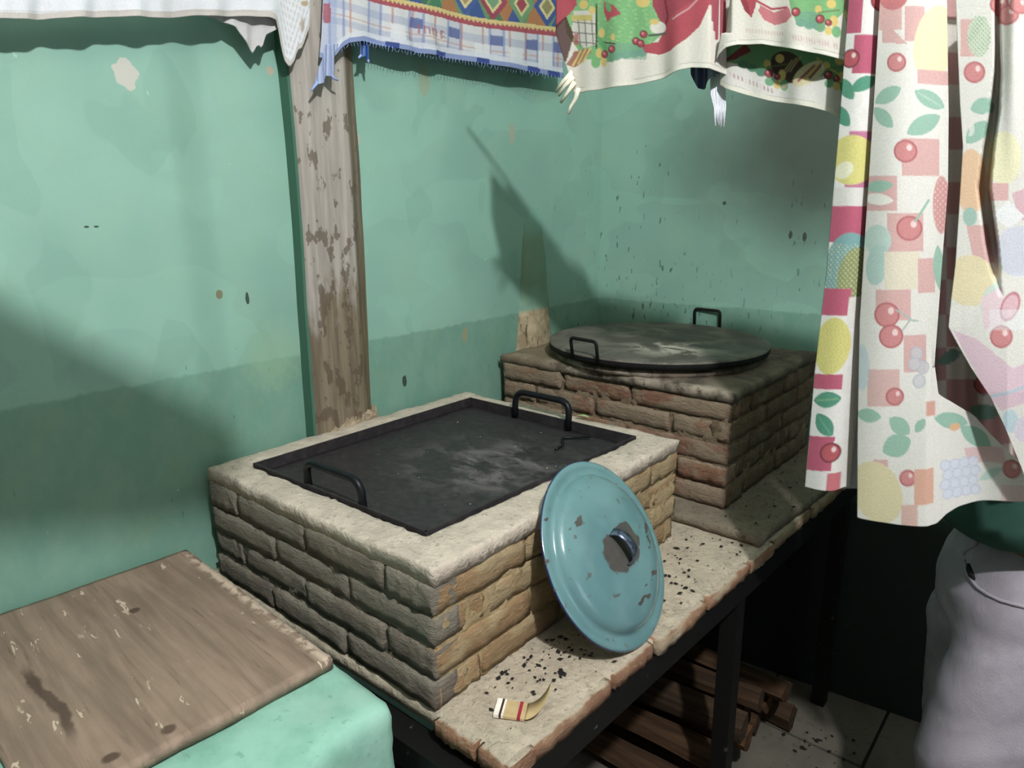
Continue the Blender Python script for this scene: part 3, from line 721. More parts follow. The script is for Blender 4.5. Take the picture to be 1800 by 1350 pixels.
def cloth(name, left, right, top, hem, step, off, paint, parent=None, thick=.0016):
    """left/right: x as function of y; hem: y as function of x"""
    xl0, xr0 = float(left(top)), float(right(top))
    ys_ = np.linspace(top, 920, 60); hmax = float(np.max(hem(np.linspace(float(left(top)), float(right(top)), 20)))); ys_ = ys_[ys_ <= max(hmax, 100)]
    nx = int(np.max(np.abs(right(ys_)-left(ys_)))/step)+2
    s_ = np.linspace(0, 1, nx)
    xb = None; yb = np.full(nx, float(top)+60)
    for _ in range(8):
        xb = left(yb)*(1-s_)+right(yb)*s_; yb = .5*yb+.5*hem(xb)
    ny = int((yb.max()-top)/step)+2
    T = np.linspace(0, 1, ny)[:, None]
    Y = top+T*(yb-top)[None, :]; X = left(Y)*(1-s_)[None, :]+right(Y)*s_[None, :]
    O = off(X, Y, s_[None, :]+0*Y, T+0*Y); Pp = sheet_pts(X, Y, O)
    col = paint(X, Y); lum = (col @ np.array([.3, .59, .11]))[..., None]; col = (lum+(col-lum)*.74)*.94; V = Pp.reshape(-1, 3)
    idx = np.arange(nx*ny).reshape(ny, nx)
    Fq = np.stack([idx[:-1, :-1], idx[1:, :-1], idx[1:, 1:], idx[:-1, 1:]], -1).reshape(-1, 4)
    me = bpy.data.meshes.new(name); me.from_pydata(V.tolist(), [], Fq.tolist())
    at_ = me.attributes.new('print', 'FLOAT_COLOR', 'POINT')
    rgba = np.ones((nx*ny, 4), np.float32); rgba[:, :3] = np.clip(col.reshape(-1, 3), 0, 1); at_.data.foreach_set('color', rgba.ravel())
    o = mkm(name, me, M_cloth, parent)
    if thick:
        md = o.modifiers.new('thickness', 'SOLIDIFY'); md.thickness = thick; md.offset = 0
    return o
def cst(v): return lambda y: np.full(np.shape(y), float(v)) if np.ndim(y) else float(v)
def folds(amp, wl, ph=0, grow=True, base=0.0, slant=0.0):
    def f(X, Y, s_, T):
        g_ = (.25+.75*T) if grow else 1
        return base+amp*g_*(np.sin((X+slant*Y)/wl*2*np.pi+ph)+.45*np.sin((X+slant*Y*1.7)/wl*2*np.pi*2.3+1.3+ph))
    return f
rngs = np.random.default_rng(4)
def fringe(name, strands, parent, mat, rad=.0022):
    for st_ in strands:
        pts = [Vector(sheet_pts(np.array([float(a)]), np.array([float(b)]), np.array([float(c_)]))[0]) for a, b, c_ in st_]
        V, Fs = tube(pts, [rad*(1.15-.5*i/(len(pts)-1)) for i in range(len(pts))], 6); mk(name, V, Fs, mat, parent)
TOP = -30
WHITE = S(226, 220, 210); OFFW = S(222, 214, 198)
M_thread = plain('white_thread', S(222, 222, 230), .95); M_bthread = plain('blue_white_thread', S(150, 168, 214), .95); M_cthread = plain('cream_thread', S(224, 216, 196), .95)

# white towel
def p_white(X, Y):
    p = Paint(X, Y, S(234, 233, 238)); p.m((Y > hem_w(X)-11).astype(float), S(206, 192, 178), .8); p.line([(-80, 20), (500, 20)], .8, S(190, 180, 176), .6)
    p.m(((X > 495) & (np.sin(X*.9+Y*.25) > .55)).astype(float), S(196, 186, 178), .6); p.ell(536, 6, 7, 5, S(186, 150, 70), 0, .8); p.ell(532, 44, 4, 12, S(170, 140, 104), 0, .7)
    return p.c
hem_w = interp([(-90, 32), (0, 33), (60, 34), (130, 31), (210, 29), (290, 31), (350, 28), (420, 28), (470, 31), (484, 36), (491, 55), (497, 82), (504, 106), (512, 118), (519, 108), (524, 88), (532, 84), (540, 60), (548, 40)])
t1 = empty('kitchen_towel', (sheet_pts(np.array([250.]), np.array([TOP*1.]), np.array([0.]))[0])); tag(t1, 'white towel with a twisted corner drooping in front of the wooden post', 'towel', 'towels hung on the line')
def add_children(root, objs):
    bpy.context.view_layer.update()
    for o in objs: o.parent = root; o.matrix_parent_inverse = Matrix.Translation(root.location).inverted()
hang = interp([(-90, -90), (548, 548)])
o1 = cloth('front_layer', cst(-90), cst(546), TOP, hem_w, 3.0, folds(.006, 110, .4), p_white)
hem_wb = interp([(330, 20), (390, 30), (420, 45), (440, 72), (455, 92), (462, 76), (468, 84), (474, 60), (492, 50)])
o2 = cloth('back_layer', cst(330), cst(493), TOP, hem_wb, 3.0, folds(.004, 60, 1, base=-.016), lambda X, Y: Paint(X, Y, S(214, 208, 206)).c)
add_children(t1, [o1, o2])

# plaid towel with woven diamonds
hem_p = interp([(560, 98), (575, 104), (590, 98), (600, 84), (612, 76), (640, 72), (690, 84), (760, 97), (840, 110), (920, 124), (995, 138)])
brd = interp([(560, -30), (640, -8), (690, 5), (760, 20), (830, 38), (880, 46), (940, 52), (995, 58)])
def p_plaid(X, Y):
    p = Paint(X, Y, S(226, 223, 224)); e = Y-brd(X); sk = .18
    xs = X+.05*Y
    for x0 in (592, 660, 732, 800, 872, 935, 985):
        p.rect(x0-13, -200, x0+13, 220, S(190, 198, 224), .45)
        p.rect(x0-13, -200, x0-9, 220, S(112, 136, 206), .6); p.rect(x0+9, -200, x0+13, 220, S(112, 136, 206), .6)
    for x0 in (615, 690, 725, 765, 813, 849, 893, 925, 955, 982): p.rect(x0-1.6, -200, x0+1.6, 220, S(214, 128, 92), .75)
    for e0, w_ in ((28, 7), (58, 6)):
        p.m((np.abs(e-e0) < w_).astype(float), S(130, 150, 206), .35)
    p.m((np.abs(e-46) < 1.3).astype(float), S(214, 140, 110), .5)
    for x0 in (732, 800, 872, 935, 985): p.m(((np.abs(X-x0) < 10) & (np.abs(e-27) < 9)).astype(float), S(66, 92, 170), .75)
    for x0 in (848, 700, 905, 960): p.m(((np.abs(X-x0) < 13) & (e > 36) & (e < 62)).astype(float), S(238, 238, 242), .8)
    hb = hem_p(X)-Y
    p.m((hb < 18).astype(float), S(228, 230, 240), .8); p.m((hb < 9).astype(float), S(120, 144, 210), .85)
    for x0 in (690, 775, 850, 940, 975): p.m(((hb < 10) & (np.abs(X-x0) < 11)).astype(float), S(44, 72, 160), .9)
    # illegible faded red word, upside down
    for i, (lx, h_) in enumerate(((735, 14), (744, 12), (752, 11), (759, 12), (767, 11), (776, 12))):
        yb_ = 44+(lx-735)*.25; p.line([(lx, yb_), (lx+1.5, yb_+h_)], 1.6, S(188, 96, 104), .75)
        if i % 2: p.line([(lx, yb_+1), (lx+5, yb_+2)], 1.3, S(188, 96, 104), .7)
        if i == 5: p.ell(lx+4, yb_+5, 4, 4, S(214, 210, 214), 0, 0, 1.4, S(180, 90, 100)); p.line([(lx+4, yb_+9), (lx+8, yb_+12)], 1.2, S(180, 90, 100), .7)
    # red and yellow zigzag border, woven panel above
    wv_ = (e < 0)
    red = (e >= -6+5*np.abs(((X/7.5) % 1)*2-1)-3) & (e < 7); p.m(red.astype(float), S(190, 62, 78), .95)
    yel = (e < -1+5*np.abs(((X/7.5) % 1)*2-1)-3) & (e > -12); p.m(yel.astype(float), S(232, 206, 110), .95)
    up = (e <= -9)
    g_ = np.where(((X/36).astype(int)) % 2 == 0, 0, 1)
    p.m(up.astype(float), S(110, 160, 104))
    cx = [655, 745, 818, 866, 916, 962, 1000]; cols = [(S(180, 90, 80), S(230, 212, 140)), (S(70, 130, 90), S(226, 190, 90)), (S(74, 104, 172), S(190, 150, 84)), (S(176, 66, 90), S(120, 170, 120)), (S(116, 168, 110), S(180, 70, 84)), (S(70, 98, 170), S(160, 150, 84)), (S(60, 110, 80), S(190, 150, 80))]
    for x0 in (690, 790, 890, 942): p.m((up & (np.abs(X-x0) < 20+e*.35)).astype(float), S(198, 122, 56), .95)
    for x0 in (735, 838, 905, 986): p.m((up & (np.abs(X-x0) < 20+e*.45)).astype(float), S(64, 96, 168), .95)
    for x0 in (765, 870): p.m((up & (np.abs(X-x0) < 16+e*.4)).astype(float), S(62, 136, 96), .9)
    for x0, (co, ci) in zip(cx, cols):
        d = np.abs(X-x0)/24+np.abs(e+42)/36
        p.m((up & (d < 1)).astype(float), co); p.m((up & (d < .62)).astype(float), S(232, 214, 136)); p.m((up & (d < .42)).astype(float), ci)
    p.m(((X < 592)).astype(float), S(150, 168, 214), .5); p.m(((X > 572) & (X < 583) & (Y < 40) & (Y > 5)).astype(float), S(186, 62, 74), .8)
    return p.c
t2 = empty('kitchen_towel', sheet_pts(np.array([780.]), np.array([TOP*1.]), np.array([0.]))[0]); tag(t2, 'blue and white plaid towel with woven diamond panel and zigzag border', 'towel', 'towels hung on the line')
lp = interp([(-95, 576), (0, 572), (60, 569), (110, 564)])
def off_p(X, Y, s_, T): return folds(.005, 150, 2.0)(X, Y, s_, T)-.010*np.exp(-((X-705-Y*.35)/10)**2)*T-.008*np.exp(-((X-752-Y*.3)/9)**2)*T-.012*np.clip((600-X)/30, 0, 1)
o1 = cloth('front_layer', lp, cst(992), TOP, hem_p, 1.7, off_p, p_plaid)
o2 = cloth('back_layer', cst(590), cst(985), TOP, lambda x: hem_p(x)-14-6*np.sin(np.asarray(x)*.05), 5, folds(.004, 90, 1, base=-.02), lambda X, Y: Paint(X, Y, S(70, 88, 150)).c)
tails = interp([(552, 118), (556, 148), (562, 152), (570, 128), (578, 138), (584, 132), (588, 100)])
o3 = cloth('frayed_corner', interp([(80, 571), (100, 564), (150, 552)]), interp([(80, 592), (100, 586), (150, 584)]), 78, interp([(550, 130), (556, 150), (566, 146), (572, 132), (582, 138), (590, 120)]), 1.6, folds(.004, 16, 0, base=.004), lambda X, Y: Paint(X, Y, S(168, 182, 222)).c+.12*np.sin(X*.9)[..., None])
o4 = cloth('frayed_tail', interp([(60, 641), (110, 637)]), interp([(60, 655), (110, 656)]), 62, interp([(636, 98), (642, 102), (648, 96), (652, 110), (657, 95)]), 1.6, folds(.003, 12, 0, base=-.012), lambda X, Y: Paint(X, Y, S(74, 108, 180)).c+.10*np.sin(X*.8)[..., None])
add_children(t2, [o1, o2, o3, o4])
fr = []
for i in range(70):
    x0 = 600+i*5.6; y0 = float(hem_p(x0))-2; fr.append([(x0, y0, .0), (x0+rngs.uniform(-1.5, 1.5), y0+4, .0), (x0+rngs.uniform(-3, 3), y0+7+rngs.uniform(0, 3), 0)])
fo = []
n0 = set(bpy.data.objects); fringe('hem_fringe', fr, None, M_bthread, .0007)
# join the hem fringe into one uncountable part
def join_new(n0, name):
    new = [o for o in bpy.data.objects if o not in n0]; V, Fs = [], []
    for o in new:
        b = len(V); V += [v.co.copy() for v in o.data.vertices]; Fs += [[b+i for i in p.vertices] for p in o.data.polygons]; mt = o.data.materials[0]; bpy.data.objects.remove(o)
    o = mk(name, V, Fs, mt); o['kind'] = 'stuff'; return o
add_children(t2, [join_new(n0, 'hem_fringe')])
n0 = set(bpy.data.objects); fringe('corner_strand', [[(556, 145, .004), (550, 153, .004), (545, 160, .004)], [(579, 134, .006), (584, 139, .008), (590, 142, .008)], [(640, 96, -.01), (635, 101, -.01)], [(652, 104, -.01), (653, 110, -.01)]], None, M_bthread, .003)
add_children(t2, [o for o in bpy.data.objects if o not in n0])

pts = [Vector(sheet_pts(np.array([x_*1.]), np.array([TOP*1.]), np.array([-.010]))[0])+Vector((0, 0, .003)) for x_ in np.linspace(-260, 1040, 16)]
V, Fs = tube(pts, .003, 8); M_cord = plain('line_cord', S(120, 110, 96), .9); tag(mk('clothes_line', V, Fs, M_cord), 'thin cord along the green wall carrying the white and plaid towels', 'cord')
PLANE = MAIN
# holiday towel with bells
RED, DRED, GRN, LGRN, TEAL, YEL = S(190, 66, 80), S(130, 40, 54), S(116, 184, 108), S(140, 200, 120), S(108, 164, 136), S(222, 190, 76)
hem_x = interp([(978, 172), (1010, 166), (1040, 161), (1080, 157), (1130, 149), (1170, 138), (1200, 126), (1220, 121), (1250, 122), (1268, 128)])
def scal(p, pts, rad, col):
    for (x0, y0) in pts: p.ell(x0, y0, rad, rad*.8, col)
def berry(p, x0, y0, r=5): p.ell(x0, y0, r, r, RED, 0, 1, .9, S(110, 40, 46)); p.ell(x0-r*.25, y0-r*.3, r*.35, r*.35, S(226, 140, 140))
def p_bells(X, Y):
    p = Paint(X, Y, OFFW)
    p.poly([(985, -100), (1000, 60), (1030, 105), (1085, 108), (1135, 90), (1190, 40), (1200, -100)], GRN)
    scal(p, [(1060, 100), (1075, 104), (1090, 102), (1105, 98), (1118, 96), (1132, 94)], 9, TEAL)
    p.m(((Y > 78) & (X > 1075) & (X < 1140) & (Y < 106)).astype(float), TEAL, .6)
    p.m((np.sin(X*.35+np.sin(Y*.3)*2)*np.sin(Y*.4) > .55).astype(float)*(Y < 75)*(X > 1040)*(X < 1160), LGRN, .8)
    p.poly([(1066, 5), (1085, 12), (1098, 28), (1080, 34), (1074, 42), (1066, 22)], RED)                       # holly flower
    p.poly([(1012, 20), (1050, 20), (1054, 80), (1030, 86), (1008, 60)], S(210, 204, 190)); p.rect(1008, 28, 1046, 38, S(200, 180, 70))   # gift
    for yy in (40, 58, 74): p.line([(1010, yy), (1050, yy+4)], .9, S(110, 110, 96))
    for xx_ in (1020, 1032, 1044): p.line([(xx_, 38), (xx_+3, 82)], .9, S(110, 110, 96))
    p.rect(1012, 60, 1020, 80, RED, .8)
    p.poly([(1150, -100), (1150, 10), (1160, 32), (1172, 52), (1195, 40), (1230, 10), (1250, -40), (1250, -100)], S(172, 62, 78))
    p.poly([(1172, 50), (1185, 30), (1235, -5), (1256, -30), (1250, 12), (1235, 48), (1210, 72), (1182, 92), (1160, 97), (1138, 94), (1132, 82), (1160, 74)], RED)
    p.line([(1188, 36), (1215, 18), (1240, -8)], 1.3, S(214, 170, 176), .8); p.line([(1172, 52), (1178, 30), (1172, 0)], 2.2, DRED, .8)
    p.ell(1160, 50, 14, 11, OFFW); p.ell(1153, 40, 8, 5, YEL); p.line([(1145, 64), (1172, 60)], 2, S(90, 100, 84))
    for (x0, y0) in ((1122, 74), (1135, 62), (1130, 78)): berry(p, x0, y0, 6)
    p.line([(1053, 10), (1052, 86)], 1.4, S(64, 70, 50)); p.line([(1054, 74), (1088, 80)], 1.3, S(84, 84, 50))
    for (x0, y0, rx, ry) in ((1062, 60, 6, 8), (1084, 68, 4, 6), (1057, 95, 6, 9), (1066, 108, 6, 9), (1045, 20, 6, 7), (1134, 5, 12, 10), (1030, 10, 8, 8)): p.ell(x0, y0, rx, ry, YEL)
    for (x0, y0) in ((1060, 75), (1068, 85), (1075, 15)): p.leaf(x0, y0, 10, 5, 1.2, S(90, 170, 96))
    p.ell(1051, 111, 8, 10, S(110, 184, 106)); p.ell(1066, 110, 6, 9, YEL); p.ell(1083, 103, 6, 9, S(96, 160, 110))
    for (x0, y0) in ((1082, 89), (1068, 97)): berry(p, x0, y0, 6)
    p.poly([(1000, 115), (1012, 92), (1034, 86), (1044, 92), (1024, 112), (1012, 120)], S(170, 110, 90))
    for k in range(3): p.line([(1010+k*9, 116-k*3), (1024+k*9, 90-k*2)], 1.7, YEL)
    p.poly([(980, -100), (996, -100), (1018, 10), (990, 46), (980, 62)], RED); p.poly([(982, 50), (1000, 30), (1012, 64), (1000, 110), (986, 110)], S(84, 40, 40), .9)
    p.poly([(1246, -100), (1270, -100), (1270, 60), (1256, 70), (1252, 30)], S(176, 70, 86))
    p.m((np.abs(hem_x(X)-Y-9) < 1).astype(float), S(176, 168, 150), .7)
    p.m(((hem_x(X)-Y) < 9).astype(float), S(228, 222, 204), .8)
    return p.c
t3 = empty('kitchen_towel', sheet_pts(np.array([1120.]), np.array([TOP*1.]), np.array([0.]))[0]); tag(t3, 'cream holiday towel printed with red bells and a gift, fringed corner', 'towel', 'towels hung on the line')
lx_ = interp([(-95, 984), (0, 984), (60, 984), (100, 995), (140, 1006), (170, 1012)])
def off_x(X, Y, s_, T): return .010+folds(.006, 120, 1.0)(X, Y, s_, T)-.03*np.clip((X-1250)/16, 0, 1)
o1 = cloth('front_layer', lx_, cst(1268), TOP, hem_x, 1.7, off_x, p_bells)
o2 = cloth('back_layer', cst(1010), cst(1262), TOP, lambda x: hem_x(x)-22, 5, folds(.004, 90, 1, base=-.012), lambda X, Y: Paint(X, Y, S(200, 196, 180)).c)
n0 = set(bpy.data.objects)
fringe('corner_strand', [[(1012, 128, .012), (996, 146, .014), (984, 162, .014)], [(1014, 136, .012), (1000, 152, .014), (988, 170, .014)], [(1016, 145, .012), (1006, 162, .014), (992, 182, .014)], [(1022, 156, .012), (1018, 175, .014), (1010, 188, .014), (1005, 202, .014)]], None, M_cthread, .0042)
new = [o for o in bpy.data.objects if o not in n0]; add_children(t3, [o1, o2]+new)

# second holiday towel, two hanging layers
hem_f = interp([(1258, 112), (1266, 98), (1280, 86), (1300, 80), (1340, 78), (1370, 82), (1400, 89), (1450, 98), (1498, 108)])
def garland(p, dx, dy, s_=1.0):
    for (x0, y0, rx, ry) in ((1440, 18, 6, 7), (1462, 8, 8, 8), (1466, 38, 7, 10), (1457, 55, 6, 8)): p.ell(x0+dx, y0+dy, rx, ry, YEL)
    p.ell(1470+dx, 56+dy, 8, 10, S(110, 180, 112)); p.ell(1444+dx, 50+dy, 8, 8, S(110, 170, 120)); p.line([(1440+dx, 24+dy), (1475+dx, 18+dy)], 1, S(110, 120, 60))
    berry(p, 1443+dx, 35+dy, 7); berry(p, 1457+dx, 41+dy, 5)
def p_holiday(X, Y):
    p = Paint(X, Y, OFFW)
    p.poly([(1385, -100), (1390, 10), (1398, 32), (1402, 42), (1420, 50), (1440, 54), (1462, 40), (1485, 20), (1500, -20), (1500, -100)], GRN)
    scal(p, [(1410, 42), (1424, 46), (1440, 48)], 9, TEAL); p.poly([(1398, 22), (1440, 22), (1440, 50), (1402, 42)], TEAL, .7)
    p.poly([(1296, -100), (1300, -5), (1312, 22), (1322, 32), (1330, 10), (1330, -100)], RED); p.poly([(1300, -10), (1310, 20), (1320, 30), (1316, 5)], DRED, .6)
    p.poly([(1338, 10), (1360, 22), (1388, 14), (1394, 30), (1384, 40), (1362, 44), (1344, 36), (1334, 20)], S(208, 110, 118)); p.line([(1330, 2), (1356, 16), (1384, 14)], 2, S(190, 66, 80))
    berry(p, 1401, 23, 7); p.poly([(1482, -10), (1500, -10), (1500, 58), (1492, 54), (1486, 30)], S(176, 130, 120)); p.line([(1486, 20), (1497, 50)], 2, YEL)
    garland(p, 0, 0)
    # faded, unreadable lettering
    for i in range(13):
        x0 = 1314+i*5.2; p.line([(x0, 52+i*.4), (x0+.6, 57+i*.4)], 1.5, S(206, 170, 156), .55)
    for i in range(18):
        x0 = 1392+i*4.6; y0 = 62+i*.85; p.line([(x0, y0), (x0+.5, y0+9)], 1.1, S(204, 168, 164), .75 if i % 5 else .2)
        if i % 3 == 1: p.line([(x0, y0+4), (x0+4, y0+5)], 1.0, S(204, 168, 164), .7)
    p.m((np.abs(hem_f(X)-Y-8) < .8).astype(float), S(178, 168, 150), .7); p.m(((hem_f(X)-Y) < 8).astype(float), S(230, 224, 208), .9)
    return p.c
hem_g = interp([(1250, 142), (1256, 146), (1270, 154), (1300, 163), (1340, 173), (1380, 179), (1420, 186), (1450, 194), (1470, 206), (1480, 220), (1490, 226)])
def p_holiday2(X, Y):
    p = Paint(X, Y, S(220, 214, 204)); dn = 1.0
    p.poly([(1255, 60), (1500, 60), (1498, 150), (1482, 160), (1474, 150), (1440, 128), (1420, 135), (1360, 130), (1345, 120), (1330, 128), (1310, 118), (1290, 108), (1265, 104)], S(96, 160, 100))
    p.poly([(1262, 104), (1300, 70), (1310, 84), (1282, 100)], S(130, 50, 60)); scal(p, [(1296, 108), (1312, 114), (1328, 122)], 9, S(84, 142, 110))
    p.ell(1375, 112, 26, 34, S(84, 62, 60), -.9, 1); p.ell(1415, 124, 34, 16, S(222, 206, 150), -.6)
    for k in range(3): p.line([(1396+k*10, 138-k*3), (1424+k*8, 110-k*3)], 2.2, (S(176, 90, 100), S(226, 184, 70), S(150, 90, 84))[k])
    for k in range(3): p.line([(1360+k*10, 128-k*4), (1384+k*8, 100-k*3)], 1.6, S(190, 160, 90), .7)
    p.ell(1443, 110, 6, 6, S(230, 224, 214)); p.line([(1428, 96), (1443, 110), (1466, 124)], 1.4, S(210, 180, 80)); garland(p, 6, 92); garland(p, -102, 88)
    for i in range(12):
        x0 = 1275+i*6.4; y0 = 124+i*2.5; p.line([(x0, y0), (x0+.5, y0+6)], 1.3, S(176, 110, 116), .7 if i % 4 else .2)
    p.ell(1368, 146, 6, 4, S(220, 150, 150), -.6, .6)
    p.m((np.abs(hem_g(X)-Y-10) < .8).astype(float), S(180, 170, 152), .6); p.m(((hem_g(X)-Y) < 10).astype(float), S(226, 220, 200), .9)
    return p.c
t4 = empty('kitchen_towel', sheet_pts(np.array([1380.]), np.array([TOP*1.]), np.array([0.]))[0]); tag(t4, 'cream holiday towel in two hanging layers with holly print beside the fruit tablecloth', 'towel', 'towels hung on the line')
lf = interp([(-95, 1286), (0, 1284), (40, 1276), (80, 1266), (110, 1260)])
def off_f(X, Y, s_, T): return .004+folds(.006, 130, 2.2)(X, Y, s_, T)-.03*np.clip((1290-X)/25, 0, 1)*(Y < 60)
o1 = cloth('front_layer', lf, cst(1500), TOP, hem_f, 1.7, off_f, p_holiday)
o2 = cloth('back_layer', interp([(-95, 1270), (90, 1258), (150, 1254)]), interp([(-95, 1502), (100, 1496), (220, 1488)]), TOP, hem_g, 1.7, folds(.006, 140, .7, base=-.035), p_holiday2)
add_children(t4, [o1, o2])
# blue-white towel behind
t5 = empty('kitchen_towel', sheet_pts(np.array([1230.]), np.array([TOP*1.]), np.array([0.]))[0]); tag(t5, 'blue-white fringed towel mostly hidden behind the holiday towels', 'towel', 'towels hung on the line')
o1 = cloth('cloth_layer', cst(1198), cst(1262), TOP, interp([(1198, 122), (1204, 136), (1212, 150), (1222, 152), (1226, 138), (1236, 128), (1262, 132)]), 2.5, folds(.004, 30, 0, base=-.045), lambda X, Y: np.where((X < 1228)[..., None], np.array(S(70, 84, 128))+.15*(np.sin(X*.5)[..., None] > .4), np.array(S(150, 170, 196))))
n0 = set(bpy.data.objects)
fringe('fringe_strand', [[(1236+2.2*i, 124, -.045), (1237+2.2*i+rngs.uniform(-2, 2), 160, -.044), (1240+2.0*i+rngs.uniform(-2, 2), 185, -.044), (1243+1.5*i+rngs.uniform(-2, 2), 205+rngs.uniform(0, 16), -.044)] for i in range(11)], None, M_thread, .0022)
new = [o for o in bpy.data.objects if o not in n0]; add_children(t5, [o1]+new)

# ---------------------------------------------------------------- fruit-print tablecloth hung like a curtain
CR, PK, PKP, LGP, YLP, YLS, GRS, CHR = S(232, 226, 216), S(208, 84, 118), S(226, 172, 166), S(150, 196, 172), S(234, 224, 172), S(226, 214, 96), S(76, 160, 128), S(206, 70, 84)
def cherry(p, x0, y0, r, sat):
    c_ = S(204, 82, 92) if sat else S(222, 134, 132); e_ = S(140, 60, 74) if sat else S(200, 104, 108)
    p.ell(x0, y0, r, r, c_, 0, 1, 1.6, e_); p.ell(x0+r*.35, y0-r*.35, r*.25, r*.3, S(246, 210, 206))
def swirl(p, x0, y0, r, col):
    p.ell(x0, y0, r, r, CR, 0, 0, 1.7, col); p.m(((p.x-x0 > r*.3) & (np.hypot(p.x-x0, p.y-y0) < r*1.4)).astype(float), CR, .8)
def checks(p, xs, y0, y1, sz, col, ph=0, sk=0):
    X = p.x-sk*(p.y-y0); k = (np.floor((X-xs)/sz)+np.floor((p.y-y0)/sz)+ph) % 2
    p.m(((k == 0) & (p.y >= y0) & (p.y < y1)).astype(float), col)
def p_A(X, Y):
    u = X-xA_l(Y)+1420      # measured from the free edge
    p = Paint(u, Y, S(238, 232, 226))
    p.rect(1420, -100, 1452, 62, PK); p.rect(1447, 0, 1500, 62, S(236, 228, 220)); p.rect(1436, 65, 1500, 132, PK); p.ell(1478, 6, 17, 16, CHR, 0, 1, 2, S(150, 50, 66)); cherry(p, 1432, 106, 15, 1)
    for (x0, y0, r_) in ((1428, 158, .9), (1458, 150, -.5), (1424, 205, .9)): p.leaf(x0, y0, 24, 12, r_, GRS)
    swirl(p, 1447, 178, 9, S(176, 80, 96)); swirl(p, 1456, 200, 8, S(176, 80, 96))
    p.rect(1440, 232, 1500, 330, S(214, 120, 160)); p.ell(1448, 282, 42, 44, YLS, -.7); p.ell(1436, 300, 18, 14, S(240, 234, 196), -.6)
    p.rect(1420, 330, 1500, 362, S(228, 222, 214)); p.rect(1420, 362, 1500, 425, PK); p.ell(1458, 470, 42, 62, S(120, 176, 176), 0); p.ell(1472, 488, 30, 54, S(150, 160, 96))
    p.m((np.sin(u*.8)*np.sin(Y*.7) > .45).astype(float)*(Y > 428)*(Y < 520), S(226, 214, 150), .7)
    p.rect(1420, 505, 1468, 552, PK); p.rect(1466, 520, 1500, 575, S(230, 224, 214)); p.ell(1446, 605, 31, 50, YLS); p.m((np.sin(u*.9+np.sin(Y))*np.sin(Y*.8) > .6).astype(float)*(np.hypot((u-1446)/28, (Y-605)/46) < 1), S(206, 192, 70), .7)
    p.rect(1420, 654, 1472, 680, PK); p.rect(1470, 640, 1500, 690, S(234, 228, 220)); p.leaf(1447, 698, 24, 14, -.1, GRS, S(160, 204, 130)); p.leaf(1446, 742, 24, 14, .9, GRS, S(120, 190, 160))
    swirl(p, 1480, 715, 9, S(186, 90, 104)); swirl(p, 1476, 742, 9, S(186, 80, 96)); p.rect(1420, 762, 1466, 822, PK); p.rect(1464, 770, 1500, 826, S(236, 230, 222)); cherry(p, 1460, 790, 16, 1)
    p.rect(1420, 822, 1458, 870, S(234, 228, 222)); p.rect(1458, 826, 1480, 870, S(222, 110, 120)); return p.c
